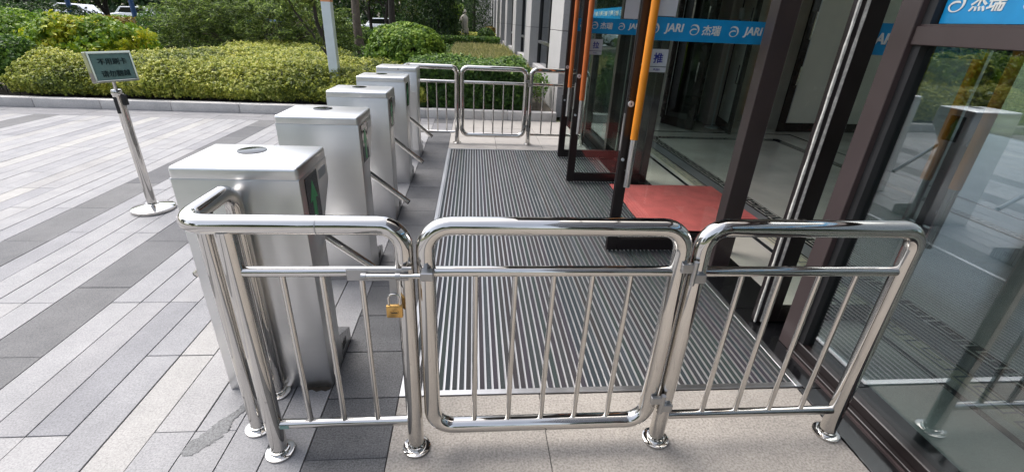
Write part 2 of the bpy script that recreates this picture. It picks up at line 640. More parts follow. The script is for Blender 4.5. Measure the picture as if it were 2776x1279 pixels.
# leaf clouds -------------------------------------------------------
def leaf_mesh(name, pts, nrm, size, aspect=0.55, jitter=0.9, tone=None, droop=0.0, sizevar=0.4):
    """one small two-triangle-pair leaf (folded rhomb) at each point"""
    n = len(pts)
    nrm = nrm + RNG.normal(0, jitter, (n, 3))
    nrm /= np.linalg.norm(nrm, axis=1)[:, None] + 1e-9
    a = RNG.normal(0, 1, (n, 3))
    a[:, 2] -= droop
    a -= nrm * (a * nrm).sum(1)[:, None]
    a /= np.linalg.norm(a, axis=1)[:, None] + 1e-9
    b_ = np.cross(nrm, a)
    s = size * (1 + sizevar * RNG.uniform(-1, 1, n))[:, None]
    fold = nrm * s * 0.12
    tip0, tip1 = pts - a * s * 0.5, pts + a * s * 0.5
    l_, r_ = pts + b_ * s * aspect * 0.5 + fold, pts - b_ * s * aspect * 0.5 + fold
    V = np.stack([tip0, r_, tip1, l_], 1).reshape(-1, 3)
    me = bpy.data.meshes.new(name)
    me.vertices.add(4 * n)
    me.vertices.foreach_set('co', V.ravel())
    idx = np.arange(n) * 4
    tri = np.stack([idx, idx + 1, idx + 2, idx, idx + 2, idx + 3], 1).ravel()
    me.loops.add(6 * n)
    me.loops.foreach_set('vertex_index', tri)
    me.polygons.add(2 * n)
    me.polygons.foreach_set('loop_start', np.arange(2 * n) * 3)
    me.update(calc_edges=True)
    if tone is None:
        tone = RNG.uniform(0, 1, n)
    at = me.attributes.new('tone', 'FLOAT', 'POINT')
    at.data.foreach_set('value', np.repeat(np.clip(tone, 0, 1), 4).astype(np.float32))
    me.validate()
    return me


def ell_points(n, c_, rad, shell=0.35, zmin=-1.0):
    d = RNG.normal(0, 1, (n, 3))
    d /= np.linalg.norm(d, axis=1)[:, None]
    d[:, 2] = np.where(d[:, 2] < zmin, -d[:, 2], d[:, 2])
    rr = 1 - shell * RNG.uniform(0, 1, n) ** 1.6
    return np.array(c_) + d * rr[:, None] * np.array(rad), d


def clumpy(pts, nrm, cs=0.25, amp=0.10):
    """displace points outward by a lumpy field so that outlines are uneven"""
    q = pts / cs
    w = np.sin(q[:, 0] * 2.1 + 1.3 * np.sin(q[:, 1] * 1.7)) + np.sin(q[:, 1] * 2.3 + 1.1 * np.sin(q[:, 2] * 1.9)) + np.sin(q[:, 2] * 2.7 + 1.2 * np.sin(q[:, 0] * 1.3))
    return pts + nrm * (w / 3 * amp)[:, None]


def rosettes(cen, nrm, k, rad, tone_c, tone_j=0.25):
    n = len(cen)
    d = RNG.normal(0, 1, (n, k, 3)) + nrm[:, None, :] * 0.9
    d /= np.linalg.norm(d, axis=2)[:, :, None]
    p = cen[:, None, :] + d * (rad * RNG.uniform(0.35, 1.0, (n, k)))[:, :, None]
    nn = d * 0.6 + nrm[:, None, :] * 0.7
    t = tone_c[:, None] + RNG.uniform(-tone_j, tone_j, (n, k))
    return p.reshape(-1, 3), nn.reshape(-1, 3), np.clip(t.ravel(), 0, 1)


def project_px(p):
    v = Vector(p) - Vector((0, 0, CAM_H))
    z = v.dot(CAM_F)
    if z <= 0.05:
        return None
    return IMG_W / 2 + F_PX * v.dot(CAM_R) / z, IMG_H / 2 - F_PX * v.dot(CAM_U) / z, z

granite('granite_mid', (0.24, 0.24, 0.25), speck=0.3, objvar=0.12)
granite('granite_landing', (0.39, 0.37, 0.35), speck=0.18, sscale=110, objvar=0.06, mott=0.12)

# ================================================================== SETTING
ground = struct('ground', MB().box((-600, -400, -0.30), (600, 900, -0.06)), 'far_ground')

# ---- plaza paving: every slab its own piece, the smallest in view joined
paving = struct('plaza_pavement', MB().box((-14, -6, -0.05), (-0.657, 8.17, -0.008)), 'joint_dirt', 'grey striped granite plaza paving')
slabs = []       # x0, x1, y0, y1, material


def strip_row(x0, x1, mats, length, phase, y_lo=-5.6, y_hi=7.64):
    y = 1.45 + phase * length - 12 * length
    while y < y_hi:
        a, b_ = max(y, y_lo), min(y + length, y_hi)
        if b_ - a > 0.02:
            slabs.append((x0, x1, a, b_, random.choice(mats)))
        y += length


LIGHT = ['granite_grey', 'granite_grey', 'granite_cool', 'granite_pale', 'granite_grey']
CREAM = ['granite_cream']
w9 = (2.125 - 0.657) / 9
for k in range(9):
    strip_row(-0.657 - w9 * (k + 1), -0.657 - w9 * k, CREAM if k == 4 else LIGHT, 0.97, random.choice((0, 0.5)))
strip_row(-2.435, -2.125, ['granite_dark'], 0.65, (1.94 - 1.45) / 0.65)
for k in range(4):
    strip_row(-2.435 - 0.16625 * (k + 1), -2.435 - 0.16625 * k, LIGHT, 0.97, random.choice((0, 0.5)))
strip_row(-3.41, -3.10, ['granite_dark'], 0.65, (1.94 - 1.45) / 0.65)
w18 = (6.37 - 3.41) / 18
for k in range(18):
    strip_row(-3.41 - w18 * (k + 1), -3.41 - w18 * k, CREAM if k in (4, 9, 14) else (['granite_pale', 'granite_grey'] if k % 5 == 2 else LIGHT), 0.97, random.choice((0, 0.5)))
strip_row(-6.74, -6.37, ['granite_dark'], 0.65, 0.3)
for k in range(24):
    strip_row(-6.74 - 0.165 * (k + 1), -6.74 - 0.165 * k, CREAM if k % 5 == 1 else LIGHT, 0.97, random.choice((0, 0.5)))
strip_row(-11.07, -10.70, ['granite_dark'], 0.65, 0.3)
x = -13.9
while x < -0.7:                                   # grey border along the kerb
    x1 = min(x + 0.65, -0.657)
    slabs.append((x, x1, 7.645, 7.905, 'granite_mid'))
    slabs.append((x, x1, 7.905, 8.165, 'granite_mid'))
    x += 0.65


def slab_area(s):
    cs = [project_px((a, b_, 0)) for a in s[:2] for b_ in s[2:4]]
    if any(c_ is None for c_ in cs):
        return 0
    cx, cy = sum(c_[0] for c_ in cs) / 4, sum(c_[1] for c_ in cs) / 4
    if not (-60 < cx < IMG_W + 60 and -40 < cy < IMG_H + 60):
        return 0
    return (max(c_[0] for c_ in cs) - min(c_[0] for c_ in cs)) * (max(c_[1] for c_ in cs) - min(c_[1] for c_ in cs))


def add_slabs(slabs, parent, limit, gap=0.0022, rest_name='far_slabs', name='paving_slab'):
    order = sorted(slabs, key=slab_area, reverse=True)
    cache = {}
    rest = []
    for i, s in enumerate(order):
        if i < limit and slab_area(s) > 0:
            w, l_ = round(s[1] - s[0], 3), round(s[3] - s[2], 3)
            key = (w, l_, s[4])
            if key not in cache:
                mb = MB().box((-w / 2 + gap, -l_ / 2 + gap, -0.03), (w / 2 - gap, l_ / 2 - gap, 0), 0.0018, 1)
                me = mb.mesh(name)
                me.materials.append(MATS[s[4]])
                cache[key] = me
            o = link(name, cache[key], parent)
            o.location = ((s[0] + s[1]) / 2, (s[2] + s[3]) / 2, random.uniform(-0.0012, 0.0012))
        else:
            rest.append(s)
    if rest:
        mats = sorted({s[4] for s in rest})
        V, Fc, MI = [], [], []
        for s in rest:
            x0, x1, y0, y1 = s[0] + gap, s[1] - gap, s[2] + gap, s[3] - gap
            z = random.uniform(-0.0012, 0.0012)
            n = len(V)
            V += [(x0, y0, z), (x1, y0, z), (x1, y1, z), (x0, y1, z), (x0, y0, -0.03), (x1, y0, -0.03), (x1, y1, -0.03), (x0, y1, -0.03)]
            Fc += [(n, n + 1, n + 2, n + 3), (n + 4, n + 5, n + 1, n), (n + 5, n + 6, n + 2, n + 1), (n + 6, n + 7, n + 3, n + 2), (n + 7, n + 4, n, n + 3)]
            MI += [mats.index(s[4])] * 5
        me = bpy.data.meshes.new(rest_name)
        me.from_pydata(V, [], Fc)
        for m_ in mats:
            me.materials.append(MATS[m_])
        me.polygons.foreach_set('material_index', MI)
        o = link(rest_name, me, parent)
        o['kind'] = 'stuff'


add_slabs(slabs, paving, 290)

# ---- dark lane in front of the turnstiles
lane = struct('walkway_lane', MB().box((-0.657, -6, -0.05), (-0.336, 8.17, -0.0085)), 'joint_dirt', 'dark grey granite lane beside the mat')
ls = []
y = 1.29 - 0.325 * 22
while y < 8.1:
    mt = 'granite_lane' if y < 6.9 else random.choice(['granite_lane', 'granite_mid'])
    ls.append((-0.657, -0.336, y, min(y + 0.325, 8.165), mt))
    y += 0.325
add_slabs(ls, lane, 60, rest_name='lane_slabs')

# ---- beige granite landing before and behind the mat
landing = struct('entrance_landing', MB().box((-0.336, -6, -0.05), (1.90, 8.17, -0.0098)), 'joint_dirt', 'beige granite landing round the entrance mat')
ls = []
ye = [1.612, 0.76, -0.10, -0.95, -1.8, -2.65, -3.5, -4.4, -5.6]
for a, b_ in zip(ye[1:], ye):
    ls.append((-0.336, 0.322, a, b_, 'granite_beige'))
    ls.append((0.322, 1.632, a, b_, 'granite_beige'))
for a, b_ in ((6.150, 6.86), (6.86, 7.50), (7.50, 8.165)):
    for xa, xb in ((-0.336, 0.33), (0.33, 0.985), (0.985, 1.632)):
        ls.append((xa, xb, a, b_, 'granite_landing'))
add_slabs(ls, landing, 40, rest_name='landing_slabs')

# ---- black granite threshold
thr = struct('threshold', MB().box((1.632, -6, -0.05), (2.02, 8.60, -0.0075)), 'joint_dirt', 'polished black granite door threshold')
for a, b_ in ((-5.9, -3.2), (-3.2, -1.2), (-1.2, 0.55), (0.55, 1.60), (1.60, 2.30), (2.30, 3.05), (3.05, 4.0), (4.0, 4.9), (4.9, 5.9), (5.9, 7.2), (7.2, 8.55)):
    xa = 1.634 if (b_ <= 1.61 or a >= 6.1) else 1.668
    part('threshold_slab', MB().box((xa, a + 0.002, -0.03), (2.018, b_ - 0.002, 0.003), 0.0015, 1), 'black_granite', thr)

# ---- kerb
kerb = struct('kerb', MB().box((-14, 8.19, -0.05), (1.5, 8.32, 0.10)), 'joint_dirt', 'pale stone kerb in front of the planting')
xs = [-13.4, -12.35, -11.3, -10.25, -9.2, -8.18, -7.15, -6.13, -5.03, -3.94, -2.9, -1.86, -0.82, 0.20, 0.62, 1.50]
for a, b_ in zip(xs, xs[1:]):
    part('kerb_stone', MB().box((a + 0.003, 8.17 + random.uniform(-0.003, 0.003), -0.05), (b_ - 0.003, 8.34, 0.152 + random.uniform(-0.003, 0.003)), 0.007, 2), 'granite_kerb', kerb)

# ---- planting ground, far lawn and street
bed = MB()
gx, gy = 40, 24
grid = [[None] * (gy + 1) for _ in range(gx + 1)]
for i in range(gx + 1):
    for j in range(gy + 1):
        X_ = -40 + 41.5 * i / gx
        Y_ = 8.33 + (36 - 8.33) * j / gy
        grid[i][j] = bed.bm.verts.new((X_, Y_, 0.10 + 0.10 * min(1, (Y_ - 8.33) / 6) + random.uniform(-0.015, 0.015)))
for i in range(gx):
    for j in range(gy):
        bed.bm.faces.new((grid[i][j], grid[i + 1][j], grid[i + 1][j + 1], grid[i][j + 1]))
struct('garden_bed', bed, 'soil', 'dark soil of the planting beds')
struct('street', MB().box((-160, 40, -0.055), (-3.5, 56, -0.03)), 'street_asphalt', 'pale far street behind the garden')
struct('far_pavement', MB().box((-160, 56, -0.055), (-3.5, 64, 0.05)), 'granite_mid', 'far pavement across the street')

# ---- lobby floor
lobby = struct('lobby_floor', MB().box((2.02, -6, -0.05), (10.2, 8.9, 0.0)), 'lobby_marble', 'pale polished marble lobby floor with key borders')


def flat(name, x0, x1, y0, y1, z, mat, parent):
    return part(name, MB().box((x0, y0, z - 0.003), (x1, y1, z)), mat, parent)


flat('black_line', 2.415, 2.455, -5.8, 7.62, 0.004, 'lobby_black', lobby)
flat('beige_band', 2.52, 2.645, -5.8, 7.62, 0.004, 'lobby_beige', lobby)
flat('grey_band', 2.665, 2.82, -5.8, 7.20, 0.004, 'lobby_grey', lobby)
flat('thin_line', 2.648, 2.662, -5.8, 7.60, 0.0042, 'lobby_black', lobby)
flat('dark_band', 2.825, 2.965, -5.8, 7.22, 0.004, 'lobby_black', lobby)
flat('dark_band', 2.97, 5.12, 7.08, 7.22, 0.004, 'lobby_black', lobby)
flat('dark_band', 4.98, 5.12, -5.8, 7.07, 0.004, 'lobby_black', lobby)
flat('black_line', 2.47, 5.6, 7.58, 7.62, 0.004, 'lobby_black', lobby)
flat('black_line', 5.56, 5.60, -5.8, 7.57, 0.004, 'lobby_black', lobby)


def key_run(x0, y0, dx, dy, length, hgt, mat, unit=0.23, t=0.016, z=0.0075):
    """greek key strokes along (dx,dy); the band's height runs to the left of the direction"""
    mb = MB()
    nx, ny = -dy, dx

    def stroke(u0, u1, v0, v1):
        pts = [(x0 + dx * u + nx * v, y0 + dy * u + ny * v) for u, v in ((u0, v0), (u1, v0), (u1, v1), (u0, v1))]
        mb.quad(*[(p[0], p[1], z) for p in pts])
    n = int(length / unit)
    for k in range(n):
        s = k * unit
        H = hgt
        stroke(s, s + unit * 0.62, 0.012, 0.012 + t)
        stroke(s + unit * 0.62 - t, s + unit * 0.62, 0.012 + t, H * 0.62)
        stroke(s + unit * 0.26, s + unit * 0.62 - t, H * 0.62 - t, H * 0.62)
        stroke(s + unit * 0.26, s + unit * 0.26 + t, H * 0.34, H * 0.62 - t)
        stroke(s, s + t, 0.012 + t, H - 0.012)
        stroke(s + t, s + unit * 0.86, H - 0.012 - t, H - 0.012)
        stroke(s + unit * 0.86 - t, s + unit * 0.86, 0.012, H - 0.012 - t)
        stroke(s + unit * 0.86, s + unit, 0.012, 0.012 + t)
    bmesh.ops.recalc_face_normals(mb.bm, faces=mb.bm.faces[:])
    for f in mb.bm.faces:
        if f.normal.z < 0:
            f.normal_flip()
    return part('key_border', mb, mat, lobby)


key_run(2.963, -5.5, 0, 1, 12.5, 0.136, 'lobby_marble', 0.24, 0.014)
key_run(2.643, -5.5, 0, 1, 12.9, 0.120, 'lobby_grey', 0.30, 0.013)
key_run(3.0, 7.082, 1, 0, 2.0, 0.136, 'lobby_marble', 0.24, 0.014)
key_run(5.118, -5.5, 0, 1, 12.4, 0.136, 'lobby_marble', 0.24, 0.014)

# ================================================================== BUILDING
# lobby shell
lw = struct('lobby_wall', MB().box((2.0, 8.75, 0), (10.2, 8.95, 4.2)), 'lobby_wall')
for i_ in range(6):
    ya_ = -6 + 2.45 * i_
    part('rear_pier', MB().box((10.0, ya_, 0), (10.2, ya_ + 0.5, 4.2)), 'lobby_wall', lw)
    if i_ < 5:
        part('added_rear_pane', MB().box((10.09, ya_ + 0.5, 1.95), (10.10, ya_ + 2.45, 3.3)), 'door_glass', lw)  # unseen glazing added high up so daylight brightens the lobby
        part('rear_sill', MB().box((10.02, ya_ + 0.5, 0.0), (10.18, ya_ + 2.45, 1.95)), 'lobby_wall', lw)
        part('rear_head', MB().box((10.02, ya_ + 0.5, 3.3), (10.18, ya_ + 2.45, 4.2)), 'lobby_wall', lw)
part('end_wall', MB().box((2.0, -6.2, 0), (10.2, -6.0, 4.2)), 'lobby_wall', lw)
struct('lobby_ceiling', MB().box((1.96, -6.2, 3.4), (10.2, 8.95, 3.6)), 'lobby_ceiling')

# pilasters and inner doors at the lobby's far end
GI = 'inner lobby doors'


def pilaster(x0, x1, y0, y1, label):
    t = thing('pilaster', label, 'pilaster', ((x0 + x1) / 2, y0, 0), 'pilasters at the end of the lobby')
    part('shaft', MB().box((x0, y0, 0.12), (x1, y1, 3.4), 0.01, 1), 'lobby_wall', t)
    part('flute', MB().box((x0 + 0.07, y0 - 0.02, 0.12), (x1 - 0.07, y0, 3.39), 0.004, 1), 'lobby_wall', t)
    part('base', MB().box((x0 - 0.015, y0 - 0.03, 0.0), (x1 + 0.015, y1, 0.12), 0.006, 1), 'lobby_wall', t)
    return t


pilaster(3.30, 3.46, 8.30, 8.74, 'grey stone pilaster left of the dark inner doorway')
pilaster(4.42, 4.66, 8.36, 8.74, 'pale stone pilaster right of the dark inner doorway')
pilaster(5.42, 5.74, 8.15, 8.74, 'fluted grey stone pilaster beside the wide inner door')


def inner_leaf(p0, p1, label, handle_side=1, panel='frosted_panel'):
    """timber door leaf with one pale panel from p0 to p1 (plan)"""
    v = Vector((p1[0] - p0[0], p1[1] - p0[1], 0))
    ln = v.length
    t = thing('inner_door', label, 'door', (p0[0], p0[1], 0), GI, math.atan2(v.y, v.x))
    s = 0.13

    def q(name, mb, mat):
        me = mb.mesh(name)
        me.materials.append(MATS[mat])
        return link(name, me, t)
    q('stile', MB().box((0, -0.025, 0.01), (s, 0.025, 2.6), 0.004, 1), 'wood_dark')
    q('stile', MB().box((ln - s, -0.025, 0.01), (ln, 0.025, 2.6), 0.004, 1), 'wood_dark')
    q('bottom_rail', MB().box((s, -0.0245, 0.01), (ln - s, 0.0245, 0.17), 0.004, 1), 'wood_dark')
    q('top_rail', MB().box((s, -0.0245, 2.45), (ln - s, 0.0245, 2.6), 0.004, 1), 'wood_dark')
    q('panel', MB().box((s, -0.008, 0.17), (ln - s, 0.008, 2.45)), panel)
    q('bead', MB().box((s - 0.012, -0.032, 0.17), (s, -0.026, 2.45)), 'aluminium')
    xh = ln - s / 2 if handle_side > 0 else s / 2
    for z0, z1 in ((0.78, 1.12), (1.50, 1.95)):
        q('pull', MB().tube([(xh, -0.025, z0 + 0.04), (xh, -0.075, z0 + 0.04), (xh, -0.075, z1)], 0.011, 0.02, 8, 4), 'polished_steel')
    return t


inner_leaf((4.62, 8.42), (4.38, 7.45), 'dark timber inner door standing open with a tall pale panel', 1)
inner_leaf((5.46, 7.80), (6.45, 7.86), 'dark timber inner door with a wide pale panel beside the fluted pilaster', -1)
inner_leaf((6.50, 7.86), (7.50, 7.90), 'dark timber inner door at the far right of the lobby', 1)
inner_leaf((3.50, 8.36), (3.82, 7.70), 'narrow dark inner door leaf left of the dark doorway', 1, 'tinted_glass')
# doorway: a dark panel stands in for the unlit space behind it
dw = thing('doorway', 'inner doorway painted dark at the end of the lobby', 'doorway', (3.94, 8.70, 0))
part('dark_panel', MB().box((3.50, 8.70, 0.0), (4.38, 8.745, 2.6)), 'wood_dark', dw)
part('lintel', MB().box((3.46, 8.60, 2.6), (4.42, 8.74, 2.72)), 'wood_dark', dw)
part('wall_sign', MB().box((4.02, 8.66, 0.95), (4.10, 8.70, 1.10), 0.004, 1), 'plate_silver', dw)

sc = thing('lobby_camera', 'small white camera on a thin curved arm inside the lobby', 'camera', (4.36, 8.05, 0))  # taken as a camera, not a lamp; gives no light
part('stand_base', MB().lathe([(0, 0), (0.12, 0), (0.12, 0.02), (0.02, 0.03), (0, 0.03)], 4.36, 8.05, 16), 'white_paint', sc)
part('arm', MB().tube([(4.36, 8.05, 0.03), (4.36, 8.05, 1.70), (4.42, 8.05, 1.84)], 0.012, 0.03, 8, 4), 'white_paint', sc)
part('head', MB().sweep([(4.45, 8.04, 1.80), (4.44, 8.03, 1.83), (4.38, 7.97, 1.93), (4.37, 7.96, 1.94)], [0.03, 0.045, 0.045, 0.03], 12), 'white_paint', sc)

# ---- outer wall above the entrance, canopy, piers
ent = thing('building', 'grey stone office building with a glazed entrance and tall piers', 'building', (1.8, 8.6, 0))
part('upper_wall', MB().box((1.86, -6.2, 2.62), (2.02, 8.60, 9.0)), 'leaf_frame', ent)
for i_ in range(10):
    ya_ = -6.2 + 1.48 * i_
    for za_, zb_ in ((2.66, 4.6), (4.7, 6.7), (6.8, 8.9)):
        part('upper_pane', MB().box((1.835, ya_ + 0.04, za_), (1.845, ya_ + 1.44, zb_)), 'black_gloss', ent)
    part('upper_mullion', MB().box((1.80, ya_ - 0.03, 2.62), (1.859, ya_ + 0.03, 9.0)), 'frame_brown', ent)
cn = part('canopy', MB().box((0.35, 1.95, 3.50), (1.80, 6.65, 3.74), 0.02, 1), 'soffit', ent)
part('canopy_edge', MB().box((0.32, 1.93, 3.47), (0.349, 6.67, 3.77)), 'frame_brown', cn)
part('lintel_band', MB().box((1.74, -6.2, 2.50), (2.02, 8.60, 2.62)), 'frame_brown', ent)
part('wall_core', MB().box((1.86, 8.62, 0), (2.06, 46, 9.0)), 'stone_wall', ent)
part('plinth', MB().box((1.60, 8.86, 0), (1.86, 46, 0.34), 0.006, 1), 'granite_kerb', ent)
py = 8.62
k = 0
while py < 44:
    wd = 1.34
    for z0, z1 in ((0.0, 0.52), (0.530, 1.482), (1.492, 2.72), (2.730, 4.2), (4.210, 6.0), (6.010, 9.0)):
        part('pier_stone', MB().box((1.55, py, z0), (1.859, py + wd, z1), 0.004, 1), 'stone_wall', ent)
    part('pier_core', MB().box((1.562, py + 0.012, 0.0), (1.858, py + wd - 0.012, 8.99)), 'joint_dirt', ent)
    w0, w1 = py + wd, py + 4.9
    if w1 < 46:
        zs = 0.58
        part('window_sill', MB().box((1.66, w0 + 0.002, 0.34), (1.859, w1 - 0.002, zs), 0.006, 1), 'stone_wall', ent)
        wv = part('window', MB().box((1.79, w0 + 0.004, zs), (1.85, w0 + 0.09, 3.0)), 'black_rubber', ent)
        part('mullion', MB().box((1.78, w1 - 0.09, zs), (1.85, w1 - 0.004, 3.0)), 'black_rubber', wv)
        part('mullion', MB().box((1.785, (w0 + w1) / 2 - 0.05, zs), (1.85, (w0 + w1) / 2 + 0.05, 3.0)), 'black_rubber', wv)
        part('transom', MB().box((1.775, w0 + 0.09, 1.10), (1.85, w1 - 0.09, 1.17)), 'brushed_vertical', wv)
        part('pane', MB().box((1.825, w0 + 0.09, zs), (1.833, w1 - 0.09, 3.0)), 'tinted_glass', wv)
        part('spandrel', MB().box((1.70, w0 + 0.002, 3.0), (1.859, w1 - 0.002, 9.0)), 'stone_wall', ent)
    py += 4.9
    k += 1

# far grey wing that closes the view
wing = thing('building', 'far grey panelled wing closing the view beyond the garden', 'building', (2.0, 48, 0))
for i in range(7):
    xa = 0.1 + i * 2.0
    for z0, z1 in ((0, 1.9), (1.91, 3.9), (3.91, 6.0), (6.01, 9)):
        part('wall_panel', MB().box((xa, 46.2 + (0.0 if i else 0.15), z0), (xa + 1.985, 46.9, z1), 0.01, 1), 'stone_wall', wing)
part('wall_body', MB().box((0.2, 46.9, 0), (14, 60, 9)), 'stone_wall', wing)

# ---- entrance frame: jambs and mullions
fr = thing('door_frame', 'dark brown aluminium frame posts of the glazed entrance', 'door frame', (1.83, 3.9, 0))
for y0, y1 in ((1.885, 1.985), (2.82, 2.915), (4.86, 4.95), (5.86, 5.96), (8.38, 8.50)):
    part('post', MB().box((1.772, y0, 0.003), (1.905, y1, 2.50), 0.003, 1), 'frame_brown', fr)
part('head', MB().box((1.775, 1.985, 2.42), (1.90, 8.38, 2.499), 0.003, 1), 'frame_brown', fr)

BAND0, BAND1 = 1.53, 1.666


def decal(parent, origin, right, length, zs, first=0, phase=0.0, n_=(0, -1, 0), lead=None):
    """blue film with the repeated emblem and lettering; origin = start of band at height zs"""
    r = Vector(right)
    nrm = Vector(n_)
    h = BAND1 - BAND0
    a = Vector(origin)
    b_ = a + r * length
    mb = MB()
    t = 0.0015
    P = [a, b_, b_ + Vector((0, 0, h)), a + Vector((0, 0, h))]
    vs = [mb.bm.verts.new(p_) for p_ in P] + [mb.bm.verts.new(p_ + nrm * t) for p_ in P]
    for f in ((0, 1, 2, 3), (7, 6, 5, 4), (0, 4, 5, 1), (1, 5, 6, 2), (2, 6, 7, 3), (3, 7, 4, 0)):
        mb.bm.faces.new([vs[i] for i in f])
    bmesh.ops.recalc_face_normals(mb.bm, faces=mb.bm.faces[:])
    band = part('decal_band', mb, 'decal_blue', parent, 'blue film band with white emblem and lettering')
    u = 0.035 + phase
    k_ = first
    if lead:
        place_flat(TXT[lead], a + r * 0.052 + Vector((0, 0, h * 0.52)) + nrm * 0.003, r, (0, 0, 1), band, 'lettering', 'decal_white')
        u = 0.20
    while u < length - 0.03:
        c_ = a + r * u + Vector((0, 0, h * 0.52)) + nrm * 0.003
        place_flat(LOGO, c_, r, (0, 0, 1), band, 'emblem', 'decal_white')
        s_ = ('JARI', '杰瑞')[k_ % 2]
        me = TXT[s_]
        tw = 0.150 if k_ % 2 == 0 else 0.118
        if u + 0.055 + tw < length + 0.06:
            place_flat(me, c_ + r * (0.055 + tw / 2), r, (0, 0, 1), band, 'lettering', 'decal_white')
        u += 0.267
        k_ += 1
    return band


LOGO = logo_mesh(0.066)
TXT = {'JARI': text_mesh('JARI', 0.066, 0.0016, 0.12), '杰瑞': text_mesh('杰瑞', 0.062, 0.0012, 0.08),
       'ARI': text_mesh('ARI', 0.066, 0.0016, 0.12), '推': text_mesh('推', 0.066, 0.0012), '拉': text_mesh('拉', 0.066, 0.0012), 'PUSH': text_mesh('PUSH', 0.018), 'PULL': text_mesh('PULL', 0.018)}


def box_at(name, lo, hi, mat, parent, bev=0.0):
    return part(name, MB().box(lo, hi, bev, 1), mat, parent)


def door_leaf(x0, x1, y, label, free_left=True, sleeve='handle_orange_shaded', plate=None, paper=None, band_first=0, band_phase=0.0, brush=False):
    t = thing('glass_door', label, 'door', ((x0 + x1) / 2, y, 0), 'open glass entrance doors')
    th, sw = 0.022, (0.145 if brush else 0.078)
    for a, b_ in ((x0, x0 + sw), (x1 - 0.078, x1)):
        box_at('stile', (a, y - th, 0.012), (b_, y + th, 2.40), 'leaf_frame', t, 0.003)
    box_at('bottom_rail', (x0 + sw, y - th + 0.002, 0.012), (x1 - sw, y + th - 0.002, 0.108), 'leaf_frame', t, 0.003)
    box_at('top_rail', (x0 + sw, y - th + 0.002, 2.31), (x1 - sw, y + th - 0.002, 2.40), 'leaf_frame', t, 0.003)
    box_at('pane', (x0 + sw, y - 0.004, 0.108), (x1 - sw, y + 0.004, 2.31), 'door_glass', t)
    xf = x0 if free_left else x1
    d = 1 if free_left else -1
    box_at('edge_strip', (min(xf, xf - d * 0.004), y - 0.005, 0.03), (max(xf, xf - d * 0.004), y + 0.005, 2.38), 'black_rubber', t)
    box_at('latch_plate', (min(xf, xf - d * 0.005), y - 0.011, 0.80), (max(xf, xf - d * 0.005), y + 0.011, 1.06), 'aluminium', t)
    if brush:
        xp = x0
        for xa in (xp - 0.012, xp + 0.030):
            mb = MB()
            n = 40
            L_, R_ = [], []
            for i in range(n + 1):
                z = 0.02 + 2.36 * i / n
                dx = 0.0008 * math.sin(i * 1.9) + 0.0010 * random.uniform(-1, 1)
                L_.append(((xa + dx), z))
                R_.append(((xa + 0.010 - dx * 0.8), z))
            mb.prism(L_ + R_[::-1], 1, y - th - 0.012, y - th - 0.001)
            part('brush_strip', mb, 'brush_white', t, 'frayed white weather brush along the door edge')
    # handles on both faces
    xh = xf + d * 0.060
    for s in (-1, 1):
        yh = y + s * 0.085
        hb = part('handle', MB().tube([(xh, yh, 0.555), (xh, yh, 2.20)], 0.0235, 0, 14), 'brushed_vertical', t)
        part('grip', MB().tube([(xh, yh, 0.90), (xh, yh, 2.06)], 0.0265, 0, 14), sleeve, hb)
        for z in (0.66, 1.38, 2.12):
            part('bracket', MB().tube([(xh, y + s * th, z), (xh, yh - s * 0.018, z)], 0.010, 0, 8), 'brushed_vertical', hb)
    # lock cylinder on both faces
    xl = xf + d * 0.022
    for z in (1.128,):
        lk = part('lock', MB().tube([(xl, y - th, z), (xl, y - th - 0.010, z)], 0.020, 0, 16), 'plate_silver', t)
        part('keyhole', MB().box((xl - 0.003, y - th - 0.0115, z - 0.008), (xl + 0.003, y - th - 0.0098, z + 0.008)), 'black_rubber', lk)
    part('stud', MB().tube([(xl, y - th, 0.74), (xl, y - th - 0.012, 0.74)], 0.011, 0, 10), 'plate_silver', t)
    gx0, gx1 = x0 + sw, x1 - sw
    decal(t, (gx0, y - 0.0045, BAND0), (1, 0, 0), gx1 - gx0, BAND0, band_first, band_phase, lead='ARI' if brush else None)
    if plate:
        px0, px1 = (gx0 + 0.022, gx0 + 0.152)
        pl = box_at('sign_plate', (px0, y - 0.0075, 1.335), (px1, y - 0.0045, 1.478), 'plate_silver', t, 0.001)
        box_at('divider', (px0 + 0.002, y - 0.0085, 1.368), (px1 - 0.002, y - 0.0076, 1.372), 'ink_dark', pl)
        place_flat(TXT[plate[0]], ((px0 + px1) / 2, y - 0.0095, 1.424), (1, 0, 0), (0, 0, 1), pl, 'lettering', 'ink_blue')
        place_flat(TXT[plate[1]], ((px0 + px1) / 2, y - 0.0095, 1.352), (1, 0, 0), (0, 0, 1), pl, 'lettering', 'ink_blue')
    if paper:
        box_at('notice', (paper[0], y - 0.0062, BAND1 + 0.006), (paper[1], y - 0.0045, 2.08), 'paper_white', t)
    return t


door_leaf(1.050, 2.030, 3.12, 'nearest glass door swung outward, orange grip coloured as lit and a push plate', True, 'handle_orange_lit', ('推', 'PUSH'), (1.145, 1.285), 0, -0.005)
door_leaf(1.050, 1.960, 4.80, 'middle outward glass door with an orange grip coloured as shaded and a pull plate', True, 'handle_orange_shaded', ('拉', 'PULL'), (1.46, 1.60), 1, 0.02)
door_leaf(1.120, 1.985, 5.80, 'farthest outward glass door with an orange grip coloured as shaded beside the railing end', True, 'handle_orange_shaded', None, None, 0, 0.05)
door_leaf(1.718, 2.600, 2.165, 'inward glass door with a frayed white brush along its near edge', False, 'handle_orange_lit', None, None, 0, -0.17, True)

